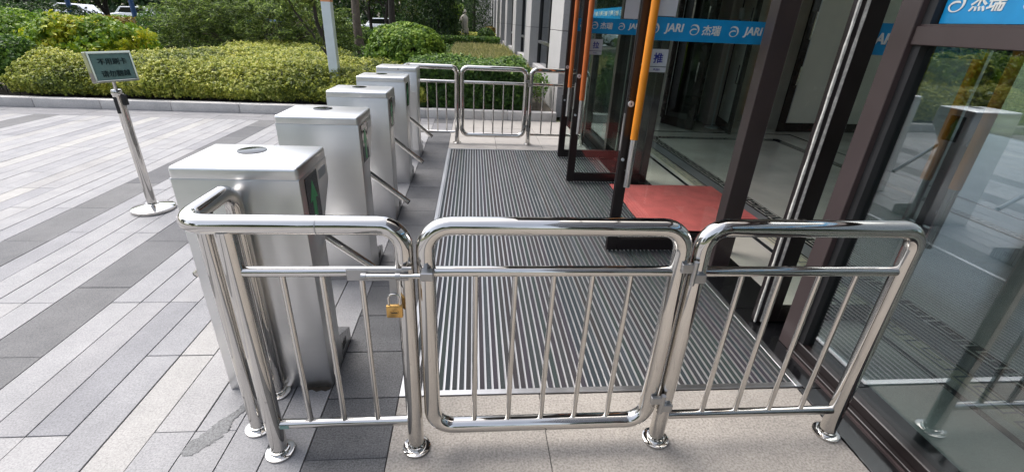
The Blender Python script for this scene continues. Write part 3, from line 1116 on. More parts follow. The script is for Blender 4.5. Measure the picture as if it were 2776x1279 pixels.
# ---- fixed glazing
fw = thing('shopfront_window', 'large fixed dark glass window right of the doors with a brown crossbar', 'window', (1.83, 0.3, 0))
part('pane', MB().box((1.832, -5.9, 0.075), (1.840, 1.884, 2.42)), 'window_glass', fw)
part('crossbar', MB().box((1.785, -5.9, 1.583), (1.885, 1.884, 1.653), 0.003, 1), 'frame_brown', fw)
part('crossbar_bead', MB().box((1.800, -5.9, 1.653), (1.880, 1.884, 1.661)), 'frame_brown', fw)
part('bottom_frame', MB().box((1.795, -5.9, 0.003), (1.875, 1.884, 0.075), 0.004, 1), 'leaf_frame', fw)
part('sill_step', MB().box((1.765, -5.9, 0.003), (1.795, 1.884, 0.030), 0.003, 1), 'leaf_frame', fw)
part('sill_line', MB().box((1.752, -5.9, 0.003), (1.764, 1.884, 0.014)), 'frame_brown', fw)
part('side_gasket', MB().box((1.800, 1.845, 0.075), (1.870, 1.884, 1.583)), 'black_rubber', fw)
part('side_gasket', MB().box((1.800, 1.845, 1.661), (1.870, 1.884, 2.42)), 'black_rubber', fw)
part('top_frame', MB().box((1.785, -5.9, 2.42), (1.885, 1.884, 2.499)), 'frame_brown', fw)
for yy in (-0.55, -3.2):
    part('mullion', MB().box((1.780, yy, 0.075), (1.89, yy + 0.09, 2.42)), 'frame_brown', fw)
decal(fw, (1.8315, 1.838, 1.664), (0, -1, 0), 2.28, 1.664, 1, 0.012, (-1, 0, 0))

fw2 = thing('shopfront_window', 'fixed dark glass window beyond the farthest open door', 'window', (1.83, 7.2, 0))
part('pane', MB().box((1.832, 5.97, 0.10), (1.840, 8.37, 2.42)), 'window_glass', fw2)
part('bottom_frame', MB().box((1.79, 5.97, 0.003), (1.88, 8.37, 0.10), 0.004, 1), 'leaf_frame', fw2)
part('crossbar', MB().box((1.79, 5.97, 1.583), (1.88, 8.37, 1.660), 0.003, 1), 'frame_brown', fw2)
part('mullion', MB().box((1.785, 7.13, 0.10), (1.885, 7.21, 1.583)), 'frame_brown', fw2)
decal(fw2, (1.8315, 8.36, 1.684), (0, -1, 0), 2.38, 1.684, 0, 0.02, (-1, 0, 0))

# ================================================================== MAT, CARPET
mat_t = thing('entrance_mat', 'large black and silver striped entrance mat set in an aluminium frame', 'mat', (0.663, 3.88, 0))
MX0, MX1, MY0, MY1 = -0.336, 1.664, 1.616, 6.146
part('mat_tray', MB().box((MX0 + 0.03, MY0 + 0.03, -0.03), (MX1 - 0.03, MY1 - 0.03, -0.0082)), 'black_rubber', mat_t)
fb = MB()
for side, lo, hi in (('l', (MX0, MY0, -0.02), (MX0 + 0.032, MY1, 0.004)), ('r', (MX1 - 0.032, MY0, -0.02), (MX1, MY1, 0.004)),
                     ('n', (MX0 + 0.032, MY0, -0.02), (MX1 - 0.032, MY0 + 0.032, 0.004)), ('f', (MX0 + 0.032, MY1 - 0.032, -0.02), (MX1 - 0.032, MY1, 0.004))):
    part('frame_bar', MB().box(lo, hi, 0.0015, 1), 'aluminium', mat_t)
inner0, inner1 = MX0 + 0.033, MX1 - 0.033
NS = 58
pitch = (inner1 - inner0) / NS
ly = MY1 - MY0 - 0.07
cs = MB().box((-(pitch - 0.0105) / 2, -ly / 2, -0.006), ((pitch - 0.0105) / 2, ly / 2, 0.0), 0.0015, 1).mesh('carpet_strip')
cs.materials.append(MATS['mat_carpet'])
am = MB()
am.box((-0.0050, -ly / 2, -0.008), (0.0050, ly / 2, -0.0055))
am.box((-0.0050, -ly / 2, -0.0055), (-0.0031, ly / 2, 0.0008))
am.box((0.0031, -ly / 2, -0.0055), (0.0050, ly / 2, 0.0008))
am = am.mesh('aluminium_strip')
am.materials.append(MATS['aluminium'])
for i in range(NS):
    xc = inner0 + pitch * i
    o = link('carpet_strip', cs, mat_t)
    o.location = (xc + (pitch - 0.0105) / 2 + 0.0105 - 0.663, 0, random.uniform(-0.001, 0.0005))
    o = link('aluminium_strip', am, mat_t)
    o.location = (xc + 0.0052 - 0.663, 0, random.uniform(-0.0003, 0.0003))

rc = MB()
nx_, ny_ = 16, 16
gv = []
for i in range(nx_ + 1):
    row = []
    for j in range(ny_ + 1):
        X_ = 1.51 + (2.685 - 1.51) * i / nx_
        Y_ = 3.455 + (4.67 - 3.455) * j / ny_
        z = 0.0135 + 0.0022 * math.sin(X_ * 9 + Y_ * 4) * math.sin(Y_ * 7) + 0.004 * math.exp(-((X_ - 1.80 - 0.1 * (Y_ - 4)) / 0.03) ** 2)
        row.append(rc.bm.verts.new((X_ + 0.004 * math.sin(Y_ * 11), Y_ + 0.004 * math.sin(X_ * 9), z)))
    gv.append(row)
for i in range(nx_):
    for j in range(ny_):
        rc.bm.faces.new((gv[i][j], gv[i + 1][j], gv[i + 1][j + 1], gv[i][j + 1]))
r_ = bmesh.ops.extrude_face_region(rc.bm, geom=rc.bm.faces[:])
for v in [g for g in r_['geom'] if isinstance(g, bmesh.types.BMVert)]:
    v.co.z += 0.006
bmesh.ops.recalc_face_normals(rc.bm, faces=rc.bm.faces[:])
tag(part('red_carpet', rc, 'red_carpet'), 'square red carpet laid across the door threshold', 'carpet')

# ================================================================== RAILINGS
RT, RM, RB = 0.0315, 0.0185, 0.0100       # tube radii: frame, mid rail, bar
STEEL = 'polished_steel'


def flange(x, y, parent):
    f = part('post_flange', MB().lathe([(0.0, 0.0), (0.054, 0.0), (0.0555, 0.003), (0.055, 0.009), (0.050, 0.0115), (0.038, 0.013), (0.0365, 0.015), (0.0365, 0.026), (RT + 0.0008, 0.0275)], x, y, 28, 0.001), STEEL, parent)
    return f


def post(x, y, z1, parent, z0=0.03):
    part('post', MB().tube([(x, y, z0), (x, y, z1)], RT, 0, 20), STEEL, parent)


def railing_left(Y, sgn, label, top):
    """end panel with a short return towards the turnstiles; sgn +1: return goes to +y"""
    t = thing('railing', label, 'railing', (-0.762, Y, 0), 'end panels of the railings')
    xr = -0.893
    yb, yc = Y + sgn * 0.125, Y + sgn * 0.325
    part('top_rail', MB().tube([(-0.2226, Y, 0.03), (-0.2226, Y, top), (xr, Y, top), (xr, yc, top), (xr, yc, 0.03)], RT, 0.075, 20, 8), STEEL, t)
    post(-0.762, Y, top - 0.02, t)
    post(xr, yb, top - 0.02, t)
    for p_ in ((-0.2226, Y), (-0.762, Y), (xr, yb), (xr, yc)):
        flange(p_[0], p_[1], t)
    part('mid_rail', MB().tube([(-0.752, Y, 0.833), (-0.235, Y, 0.833)], RM, 0, 16), STEEL, t)
    part('bottom_rail', MB().tube([(-0.745, Y, 0.155), (-0.24, Y, 0.155)], RM, 0, 16), STEEL, t)
    for x_ in (-0.620, -0.493, -0.366):
        part('bar', MB().tube([(x_, Y, 0.165), (x_, Y, 0.822)], RB, 0, 12), STEEL, t)
    part('weld_ring', MB().tube([(-0.485, Y, top), (-0.481, Y, top)], RT + 0.0012, 0, 20), 'dull_steel', t)
    return t


def railing_right(Y, xe, bars, label, top):
    t = thing('railing', label, 'railing', (0.7907, Y, 0), 'side panels of the railings')
    part('top_rail', MB().tube([(0.7907, Y, 0.03), (0.7907, Y, top), (xe, Y, top), (xe, Y, 0.03)], RT, 0.075, 20, 8), STEEL, t)
    for x_ in (0.7907, xe):
        flange(x_, Y, t)
    part('mid_rail', MB().tube([(0.805, Y, 0.831), (xe - 0.01, Y, 0.831)], RM, 0, 16), STEEL, t)
    part('bottom_rail', MB().tube([(0.805, Y, 0.143), (xe - 0.01, Y, 0.143)], RM, 0, 16), STEEL, t)
    for x_ in bars:
        part('bar', MB().tube([(x_, Y, 0.152), (x_, Y, 0.82)], RB, 0, 12), STEEL, t)
    return t


def gate(Y, label, top):
    t = thing('gate', label, 'gate', (0.284, Y, 0), 'swing gates in the railings')
    xa, xb, zb = -0.2226 + 0.070, 0.7907 - 0.070, 0.122
    f = MB()
    pts = [Vector(((xa + xb) / 2, Y, top)), Vector((xb, Y, top)), Vector((xb, Y, zb)), Vector((xa, Y, zb)), Vector((xa, Y, top)), Vector(((xa + xb) / 2 + 0.0005, Y, top))]
    f.tube(pts, RT, 0.085, 20, 8)
    part('frame', f, STEEL, t)
    part('mid_rail', MB().tube([(xa + 0.01, Y, 0.833), (xb - 0.01, Y, 0.833)], RM, 0, 16), STEEL, t)
    for x_ in (0.012, 0.148, 0.282, 0.418, 0.555):
        part('bar', MB().tube([(x_, Y, zb + 0.02), (x_, Y, 0.822)], RB, 0, 12), STEEL, t)
    for z_ in (0.845, 0.243):
        hg = part('hinge', MB().tube([(0.760, Y - 0.040, z_ - 0.045), (0.760, Y - 0.040, z_ + 0.045)], 0.010, 0, 10), 'dull_steel', t)
        part('hinge_leaf', MB().box((0.712, Y - 0.046, z_ + 0.003), (0.757, Y - 0.030, z_ + 0.038), 0.002, 1), 'dull_steel', hg)
        part('hinge_leaf', MB().box((0.763, Y - 0.046, z_ - 0.038), (0.806, Y - 0.030, z_ - 0.003), 0.002, 1), 'dull_steel', hg)
    return t


NEAR_Y, FAR_Y = 1.335, 6.464
rl = railing_left(NEAR_Y, 1, 'near polished steel railing end with three bars and a rounded corner return', 1.0)
gate(NEAR_Y, 'near polished steel swing gate with five bars, bolted at its left', 1.0)
railing_right(NEAR_Y, 1.579, (0.965, 1.111, 1.261, 1.406), 'near polished steel railing panel with four bars beside the fixed window', 1.0)
railing_left(FAR_Y, -1, 'far polished steel railing end joining the last turnstile', 1.018)
gate(FAR_Y, 'far polished steel swing gate in front of the dark hedge', 1.018)
railing_right(FAR_Y, 1.579, (0.967, 1.117, 1.265, 1.41), 'far polished steel railing panel ending behind the open doors', 1.018)

# bolt latch on the near end panel
yl = NEAR_Y - 0.040
lt = part('latch', MB().box((-0.402, yl - 0.004, 0.822), (-0.205, yl, 0.866), 0.002, 1), 'dull_steel', rl, 'steel sliding bolt with a hasp')
part('bolt', MB().tube([(-0.350, yl - 0.014, 0.846), (-0.128, yl - 0.014, 0.846)], 0.0085, 0, 12), STEEL, lt)
for x_ in (-0.345, -0.238, -0.140):
    part('collar', MB().tube([(x_ - 0.008, yl - 0.014, 0.846), (x_ + 0.008, yl - 0.014, 0.846)], 0.0115, 0, 12), 'dull_steel', lt)
part('hasp', MB().box((-0.268, yl - 0.010, 0.775), (-0.244, yl - 0.006, 0.838), 0.001, 1), 'dull_steel', lt)
part('keeper', MB().box((-0.166, yl - 0.026, 0.832), (-0.124, yl + 0.012, 0.862), 0.003, 1), 'dull_steel', lt)
part('bolt_head', MB().tube([(-0.225, yl - 0.006, 0.870), (-0.195, yl - 0.006, 0.870)], 0.006, 0, 8), 'dull_steel', lt)
part('sticker', MB().box((-0.733, NEAR_Y - 0.0195, 0.147), (-0.70, NEAR_Y - 0.0175, 0.163)), 'sign_face', rl, 'small teal sticker')

pk = thing('padlock', 'small brass padlock hanging from the near gate bolt', 'padlock', (-0.256, yl - 0.012, 0.68))
ylk = yl - 0.014
part('body', MB().box((-0.283, ylk - 0.009, 0.689), (-0.229, ylk + 0.009, 0.736), 0.004, 2), 'brass', pk)
part('shackle', MB().tube([(-0.274, ylk, 0.733), (-0.274, ylk, 0.778), (-0.238, ylk, 0.778), (-0.238, ylk, 0.733)], 0.0038, 0.017, 10, 8), STEEL, pk)
kp = part('plate', MB().box((-0.270, ylk - 0.0102, 0.706), (-0.242, ylk - 0.0090, 0.717), 0.0004, 1), 'brass', pk)
part('engraving', MB().box((-0.266, ylk - 0.0108, 0.7100), (-0.246, ylk - 0.0101, 0.7130)), 'black_rubber', kp)

# ================================================================== TURNSTILES
BR = 'brushed_steel'


def turnstile(y0, label, end=False):
    xc = -0.885
    t = thing('turnstile', label, 'turnstile', (xc, y0 + 0.17, 0), 'turnstiles in a row along the plaza')
    x0, x1 = xc - 0.23, xc + 0.23
    prof = [(y0, 0.0), (y0, 1.022), (y0 + 0.345, 1.022), (y0 + 0.345, 0.917), (y0 + 0.195, 0.735), (y0 + 0.188, 0.0)]
    part('body', MB().prism(prof, 0, x0, x1, 0.004, 2), BR, t)
    part('lid', MB().lid((x0 - 0.0006, y0 - 0.0006, 1.0240), (x1 + 0.0006, y0 + 0.3456, 1.070), 0.014, 3), BR, t)
    part('seam_highlight', MB().box((x0 - 0.0012, y0 - 0.0014, 1.0216), (x1 + 0.0012, y0 + 0.346, 1.0239)), 'plate_silver', t)  # bright strip stands in for the highlight along the lid edge
    part('foot', MB().prism([(y0 + 0.187, 0.0), (y0 + 0.187, 0.155), (y0 + 0.365, 0.078), (y0 + 0.365, 0.0)], 0, x0 + 0.003, x1 - 0.002, 0.002, 1), 'brushed_vertical', t)
    if not end:
        dk = part('reader_disc', MB().lathe([(0, 0), (0.056, 0.0), (0.056, 0.0022), (0.053, 0.003), (0, 0.003)], xc - 0.03, y0 + 0.24, 32, 1.0695), 'black_gloss', t)
        sp = part('display', MB().box((x1 - 0.001, y0 + 0.052, 0.787), (x1 + 0.0025, y0 + 0.198, 1.010), 0.001, 1), 'black_gloss', t)
        ya = y0 + 0.125
        ar = MB()
        ar.prism([(ya - 0.045, 0.90), (ya - 0.018, 0.905), (ya - 0.018, 0.80), (ya + 0.018, 0.80), (ya + 0.018, 0.905), (ya + 0.045, 0.90), (ya, 0.985)], 0, x1 + 0.0026, x1 + 0.0034)
        part('arrow', ar, 'arrow_green', sp)
        part('sticker', MB().box((x1 - 0.001, y0 + 0.225, 0.955), (x1 + 0.0015, y0 + 0.315, 0.995)), 'plate_silver', t)
        vents = MB()
        for i in range(5):
            vents.box((x1 - 0.004, y0 + 0.215 + i * 0.014, 0.045), (x1 - 0.0008, y0 + 0.221 + i * 0.014, 0.085))
        part('vent', vents, 'black_rubber', t)
        hub = part('hub', MB().sweep([(xc, y0 + 0.268, 0.828), (xc, y0 + 0.292, 0.806), (xc, y0 + 0.312, 0.788)], [0.075, 0.072, 0.040], 20), 'polished_steel', t)
        yh = y0 + 0.297
        for dx, dz, ln in ((0.752, -0.659, 0.585), (-0.752, -0.659, 0.585), (0.0, -1.0, 0.50)):
            p0 = Vector((xc + dx * 0.03, yh, 0.812 + dz * 0.03))
            p1 = Vector((xc + dx * ln, yh + (0.02 if dx else 0.05), 0.822 + dz * ln))
            am_ = part('arm', MB().tube([p0, p1], 0.0180, 0, 14), 'polished_steel', t)
            q0 = p1 + (p1 - p0).normalized() * -0.006
            part('arm_cap', MB().tube([q0, p1 + (p1 - p0).normalized() * 0.006], 0.0172, 0, 14), 'black_rubber', am_)
        # small lock on the near face of the lid line
    else:
        part('lock', MB().tube([(xc + 0.02, y0 - 0.001, 1.047), (xc + 0.02, y0 - 0.006, 1.047)], 0.010, 0, 12), 'dull_steel', t)
        sv = MB()
        sv.box((x1 - 0.085, y0 - 0.002, 0.10), (x1 - 0.018, y0 - 0.0003, 0.80), 0.0006, 1)
        part('service_panel', sv, BR, t)
    return t


TY = [1.690, 2.675, 3.660, 4.645]
t1 = turnstile(TY[0], 'nearest brushed steel turnstile, behind the rounded railing corner')
labels = ['second brushed steel turnstile from the near gate', 'third brushed steel turnstile from the near gate',
          'fourth brushed steel turnstile, just before the last cabinet']
for y_, lb in zip(TY[1:], labels):
    c_ = copy_tree(t1)
    c_.location.y = y_ + 0.17
    c_['label'] = lb
turnstile(5.63, 'last steel turnstile cabinet with no arrow display, joining the far railing', True)

# ================================================================== SIGN STAND
sx, sy = -2.745, 3.86
ss = thing('sign_stand', 'polished steel queue post with a framed green notice by the paving', 'sign stand', (sx, sy, 0))
part('base', MB().lathe([(0, 0.0), (0.158, 0.0), (0.162, 0.008), (0.160, 0.024), (0.150, 0.032), (0.060, 0.050), (0.048, 0.056), (0.046, 0.064), (0, 0.064)], sx, sy, 40, 0.001), STEEL, ss)
part('pole', MB().tube([(sx, sy, 0.06), (sx, sy, 0.965)], 0.0345, 0, 24), STEEL, ss)
part('pole_cap', MB().lathe([(0.0345, 0.0), (0.038, 0.006), (0.038, 0.03), (0.032, 0.042), (0, 0.048)], sx, sy, 24, 0.955), STEEL, ss)
part('belt_slot', MB().box((sx + 0.031, sy - 0.018, 0.88), (sx + 0.052, sy + 0.022, 0.96), 0.004, 1), 'black_rubber', ss)
part('belt_slot', MB().box((sx - 0.018, sy - 0.0375, 0.82), (sx + 0.008, sy - 0.028, 0.945), 0.002, 1), 'black_rubber', ss)
part('sign_neck', MB().tube([(sx, sy, 0.99), (sx, sy, 1.06)], 0.012, 0, 12), STEEL, ss)
R_ = Vector((0.50, 0.866, 0)).normalized()
Nn = Vector((R_.y, -R_.x, 0))
U_ = (Vector((0, 0, 1)) - Nn * 0.10).normalized()
cc = Vector((sx + 0.010, sy + 0.02, 1.160))


def sgn_box(u0, u1, v0, v1, d0, d1, bev=0.0):
    mb = MB().box((u0, v0, d0), (u1, v1, d1), bev, 1)
    mm = Matrix.Identity(4)
    Nt = R_.cross(U_)
    for i in range(3):
        mm[i][0], mm[i][1], mm[i][2], mm[i][3] = R_[i], U_[i], Nt[i], cc[i]
    bmesh.ops.transform(mb.bm, matrix=mm, verts=mb.bm.verts[:])
    return mb


part('sign_back', sgn_box(-0.140, 0.150, -0.108, 0.108, -0.050, 0.0, 0.002), STEEL, ss)
for a in ((-0.140, 0.150, 0.094, 0.109), (-0.140, 0.150, -0.109, -0.094), (-0.140, -0.125, -0.094, 0.094), (0.135, 0.150, -0.094, 0.094)):
    part('sign_frame', sgn_box(*a, 0.0, 0.010, 0.002), STEEL, ss)
face = part('sign_face', sgn_box(-0.125, 0.135, -0.094, 0.094, 0.0, 0.004), 'sign_face', ss)
Nt = R_.cross(U_)
for s_, v_ in (('不用刷卡', 0.038), ('请勿翻越', -0.048)):
    place_flat(text_mesh(s_, 0.048, 0.0004), cc + R_ * 0.010 + U_ * v_ + Nt * 0.0065, R_, U_, face, 'lettering', 'ink_dark')

# wet stain on the paving
st = MB()
ctr = [(-1.005, 1.612, 0.012), (-1.015, 1.560, 0.020), (-1.045, 1.510, 0.030), (-1.055, 1.465, 0.042), (-1.075, 1.420, 0.050), (-1.100, 1.380, 0.052), (-1.115, 1.350, 0.034), (-1.12, 1.325, 0.014)]
Lp, Rp = [], []
for i in range(len(ctr) - 1):
    for t_ in np.linspace(0, 1, 7, endpoint=False):
        p_ = np.array(ctr[i]) * (1 - t_) + np.array(ctr[i + 1]) * t_
        Lp.append((p_[0] - p_[2] * random.uniform(0.7, 1.15), p_[1] + random.uniform(-0.003, 0.003)))
        Rp.append((p_[0] + p_[2] * random.uniform(0.7, 1.15), p_[1] + random.uniform(-0.003, 0.003)))
for i in range(len(Lp) - 1):
    st.quad((*Lp[i], 0.0022), (*Lp[i + 1], 0.0022), (*Rp[i + 1], 0.0022), (*Rp[i], 0.0022))
bmesh.ops.recalc_face_normals(st.bm, faces=st.bm.faces[:])
tag(part('wet_stain', st, 'granite_wet'), 'dark wet stain on the paving beside the near railing posts', 'stain')

cm = MB()
pts_ = [(-0.790, 1.684), (-0.768, 1.668), (-0.745, 1.674), (-0.722, 1.660), (-0.700, 1.669), (-0.682, 1.662), (-0.664, 1.672), (-0.660, 1.686), (-0.70, 1.692), (-0.74, 1.690)]
cm.prism(pts_, 2, 0.0005, 0.0045)
tag(part('mortar_patch', cm, 'soil'), 'small crumbling brown mortar patch at the foot of the nearest turnstile', 'mortar patch')

# ================================================================== PLANTING


def stems_mb(spots, h0, h1, r=0.006, lean=0.08):
    mb = MB()
    for (x_, y_) in spots:
        a, b_ = random.uniform(-lean, lean), random.uniform(-lean, lean)
        mb.sweep([(x_, y_, h0), (x_ + a * 0.6, y_ + b_ * 0.6, (h0 + h1) / 2), (x_ + a * 1.6, y_ + b_ * 1.6, h1)], [r, r * 0.8, r * 0.5], 5)
    return mb


def plant(name, label, cat, loc, group=None):
    return thing(name, label, cat, loc, group)


# -- golden hedge filling the bed behind the kerb
def gold_inside(x_, y_):
    ymax = np.where(x_ < -6.7, 9.75, np.where(x_ > -5.9, 14.6, 9.75 + (x_ + 6.7) / 0.8 * 4.85))
    return (x_ > -7.7) & (y_ > 8.37) & (y_ < ymax) & (x_ < -0.80 - (y_ - 8.5) * 0.66)


def gold_top(x_, y_):
    e = np.clip((y_ - 8.36) / 0.7, 0, 1)
    lump = 0.03 * np.sin(x_ * 3.1 + 1.2 * np.sin(y_ * 2)) + 0.03 * np.sin(y_ * 4.3 + x_ * 1.7) + 0.035 * np.sin(x_ * 15 + 2.2 * np.sin(y_ * 9)) * np.sin(y_ * 14 + 1.7 * np.sin(x_ * 11))
    return 0.36 + 0.34 * (1 - (1 - e) ** 2.2) + 0.010 * (y_ - 8.4) + lump


hd = plant('hedge', 'broad clipped golden yellow-green hedge behind the kerb', 'hedge', (-4.0, 8.5, 0.12))
n = 20000
X_ = RNG.uniform(-7.7, -0.8, n)
Y_ = 8.40 + (14.6 - 8.40) * RNG.uniform(0, 1, n) ** 1.55
k_ = gold_inside(X_, Y_)
X_, Y_ = X_[k_], Y_[k_]
Z_ = gold_top(X_, Y_) - 0.10 * RNG.uniform(0, 1, len(X_)) ** 2 + RNG.normal(0, 0.020, len(X_))
top = np.stack([X_, Y_, Z_], 1)
tn = np.tile((0.0, -0.25, 0.9), (len(X_), 1))
m_ = 6000
Xf = RNG.uniform(-7.7, -0.85, m_)
Yf = 8.37 + 0.26 * RNG.uniform(0, 1, m_) ** 1.6
zt = gold_top(Xf, Yf)
Zf = 0.19 + (zt - 0.19) * RNG.uniform(0, 1, m_) ** 0.8
Yf = Yf + 0.05 * np.sin(Xf * 4.1 + Zf * 6) + np.clip(0.36 - Zf, 0, 1) * 0.40
front = np.stack([Xf, Yf, Zf], 1)
fn = np.tile((0.1, -0.8, 0.45), (m_, 1))
cen = np.concatenate([top, front])
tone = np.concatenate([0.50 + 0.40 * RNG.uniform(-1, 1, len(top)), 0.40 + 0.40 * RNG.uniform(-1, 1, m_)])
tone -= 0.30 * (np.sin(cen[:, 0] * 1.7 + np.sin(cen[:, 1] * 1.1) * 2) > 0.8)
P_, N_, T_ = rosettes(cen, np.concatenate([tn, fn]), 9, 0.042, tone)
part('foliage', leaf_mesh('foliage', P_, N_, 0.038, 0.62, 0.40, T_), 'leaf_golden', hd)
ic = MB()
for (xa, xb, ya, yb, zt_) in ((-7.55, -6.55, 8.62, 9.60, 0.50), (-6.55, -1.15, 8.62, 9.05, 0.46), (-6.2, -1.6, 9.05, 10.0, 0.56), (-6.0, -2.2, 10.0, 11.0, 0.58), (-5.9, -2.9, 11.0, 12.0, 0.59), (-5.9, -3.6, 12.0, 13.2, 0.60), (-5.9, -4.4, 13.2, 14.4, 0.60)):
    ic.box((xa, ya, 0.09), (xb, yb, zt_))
part('shade_core', ic, 'bark_dark', hd)  # solid dark core, painted shade showing through the leaf gaps
part('stems', stems_mb([(random.uniform(-7.6, -1.0), random.uniform(8.46, 8.8)) for _ in range(170)], 0.10, 0.55, 0.006), 'bark_dark', hd)

# -- dark green shrubs at the far left end
sh = plant('shrub', 'dark green leafy shrub at the left end of the golden hedge', 'shrub', (-8.4, 8.9, 0.12))
p1, d1 = ell_points(9000, (-8.5, 9.1, 0.52), (0.95, 0.65, 0.50), 0.4, -0.6)
p1 = clumpy(p1, d1, 0.3, 0.10)
part('foliage', leaf_mesh('foliage', p1, d1, 0.06, 0.6, 0.7), 'leaf_green', sh)
part('stems', stems_mb([(-8.5 + random.uniform(-0.6, 0.6), 9.0 + random.uniform(-0.3, 0.3)) for _ in range(20)], 0.1, 0.7), 'bark_dark', sh)

# -- yellow tipped shrub behind the sign
ys = plant('shrub', 'yellow-tipped leafy shrub above the notice stand', 'shrub', (-7.9, 10.9, 0.15))
p1, d1 = ell_points(1500, (-7.95, 10.9, 0.72), (1.25, 0.85, 0.62), 0.45, -0.5)
p1 = clumpy(p1, d1, 0.32, 0.16)
p1, d1, _t = rosettes(p1, d1, 9, 0.085, np.zeros(len(p1)))
tn_ = np.clip(0.25 + 0.40 * RNG.uniform(0, 1, len(p1)) + 0.45 * (np.sin(p1[:, 0] * 5.1 + 2 * np.sin(p1[:, 2] * 4)) > 0.45) * RNG.uniform(0.3, 1, len(p1)), 0, 1)
part('foliage', leaf_mesh('foliage', p1, d1, 0.085, 0.55, 0.4, tn_), 'leaf_yellow', ys)
part('stems', stems_mb([(-7.95 + random.uniform(-0.6, 0.6), 10.8 + random.uniform(-0.4, 0.4)) for _ in range(30)], 0.1, 1.0, 0.009, 0.2), 'bark_dark', ys)

g2 = plant('shrub', 'bushy green shrub right behind the yellow-tipped shrub', 'shrub', (-10.6, 12.5, 0.15))
p1, d1 = ell_points(11000, (-10.7, 12.4, 0.62), (1.9, 1.0, 0.62), 0.4, -0.5)
p1 = clumpy(p1, d1, 0.4, 0.16)
part('foliage', leaf_mesh('foliage', p1, d1, 0.085, 0.55, 0.7), 'leaf_bright', g2)

rh = plant('hedge', 'low reddish-olive hedge at the upper left', 'hedge', (-15.5, 17.2, 0.15))
n = 14000
P_ = np.stack([RNG.uniform(-20, -11.2, n), RNG.uniform(16.6, 18.0, n), 0.35 + 0.80 * RNG.uniform(0, 1, n) ** 0.5], 1)
part('foliage', leaf_mesh('foliage', clumpy(P_, np.tile((0, -0.3, 1.0), (n, 1)), 0.5, 0.10), np.tile((0, -0.5, 0.8), (n, 1)), 0.10, 0.6, 0.7), 'leaf_red', rh)

gh = plant('hedge', 'long green hedge in front of the far street', 'hedge', (-20, 31, 0.15))
n = 26000
P_ = np.stack([RNG.uniform(-42, -5.5, n), RNG.uniform(30.5, 32.0, n), 0.25 + 0.62 * RNG.uniform(0, 1, n) ** 0.5], 1)
part('foliage', leaf_mesh('foliage', clumpy(P_, np.tile((0, -0.3, 1.0), (n, 1)), 0.8, 0.12), np.tile((0, -0.5, 0.8), (n, 1)), 0.15, 0.6, 0.7), 'leaf_bright', gh)

# -- juniper mass
jn = plant('juniper', 'sprawling feathery juniper behind the golden hedge', 'juniper', (-6.6, 15.9, 0.15))
P_all, D_all = [], []
for i in range(520):
    a = random.uniform(0, 2 * math.pi)
    rr = math.sqrt(random.uniform(0, 1))
    base = np.array((-6.6 + 2.6 * rr * math.cos(a), 15.5 + 1.3 * rr * math.sin(a), 0.40 + random.uniform(0, 1.9) * (1 - 0.35 * rr)))
    d = np.array((math.cos(a) * rr + random.uniform(-.5, .5), math.sin(a) * rr - 0.35 + random.uniform(-.4, .3), random.uniform(0.0, 0.5)))
    d /= np.linalg.norm(d)
    ln = random.uniform(0.35, 0.7)
    k = 75
    u = RNG.uniform(0, 1, k)
    q = base + d * (u * ln)[:, None] + RNG.normal(0, 1, (k, 3)) * (0.13 * (1 - u * 0.75))[:, None] * np.array((1, 1, 0.5)) - np.stack([np.zeros(k), np.zeros(k), 0.25 * (u * ln) ** 2], 1)
    P_all.append(q)
    D_all.append(np.tile((d[0] * 0.3, d[1] * 0.3, 0.9), (k, 1)))
P_all = np.concatenate(P_all)
part('foliage', leaf_mesh('foliage', P_all, np.concatenate(D_all), 0.12, 0.20, 0.40), 'leaf_juniper', jn)
mb = MB()
for i in range(60):
    a = random.uniform(0, 2 * math.pi)
    x1_, y1_ = -6.6 + 2.2 * math.cos(a), 15.6 + 1.2 * math.sin(a)
    mb.sweep([(-6.6 + 0.5 * math.cos(a), 15.7 + 0.3 * math.sin(a), 0.2), (-6.6 + 1.4 * math.cos(a), 15.65 + 0.8 * math.sin(a), random.uniform(0.5, 1.3)), (x1_, y1_, random.uniform(0.5, 1.7))], [0.03, 0.018, 0.006], 5)
part('branches', mb, 'bark_brown', jn)

SHR = [(-12.6, 14.6, 2.0, 1.1, 1.05, 'leaf_green', 'loose green shrub at the left edge behind the yellow-tipped shrub'),
       (-9.9, 17.6, 1.6, 1.1, 1.25, 'leaf_green', 'green shrub at the left end of the juniper'),
       (-16.5, 20.5, 3.2, 1.4, 1.15, 'leaf_dark', 'dark shrub mass behind the reddish hedge'),
       (-22.5, 24.5, 4.2, 1.4, 1.10, 'leaf_green', 'green shrub mass at the upper left corner'),
       (-5.3, 18.9, 1.5, 1.2, 1.15, 'leaf_juniper', 'grey-green shrub behind the small drooping tree'),
       (-6.6, 23.5, 2.2, 1.3, 1.20, 'leaf_green', 'green shrub left of the brown trunk'),
       (-11.0, 22.5, 2.4, 1.3, 1.35, 'leaf_green', 'tall green shrub behind the juniper'),
       (-3.6, 19.5, 1.2, 1.0, 0.75, 'leaf_green', 'low green shrub between the brown trunk and the round bush')]
for (a, b_, rx, ry, rz, mt, lb) in SHR:
    q_ = plant('shrub', lb, 'shrub', (a, b_, 0.15))
    p1, d1 = ell_points(7000, (a, b_, 0.30), (rx, ry, rz), 0.4, -0.3)
    part('foliage', leaf_mesh('foliage', clumpy(p1, d1, 0.45, 0.22), d1, 0.11, 0.5, 0.7), mt, q_)
    part('stems', stems_mb([(a + random.uniform(-rx, rx) * 0.6, b_ + random.uniform(-ry, ry) * 0.6) for _ in range(16)], 0.1, rz, 0.014, 0.2), 'bark_dark', q_)

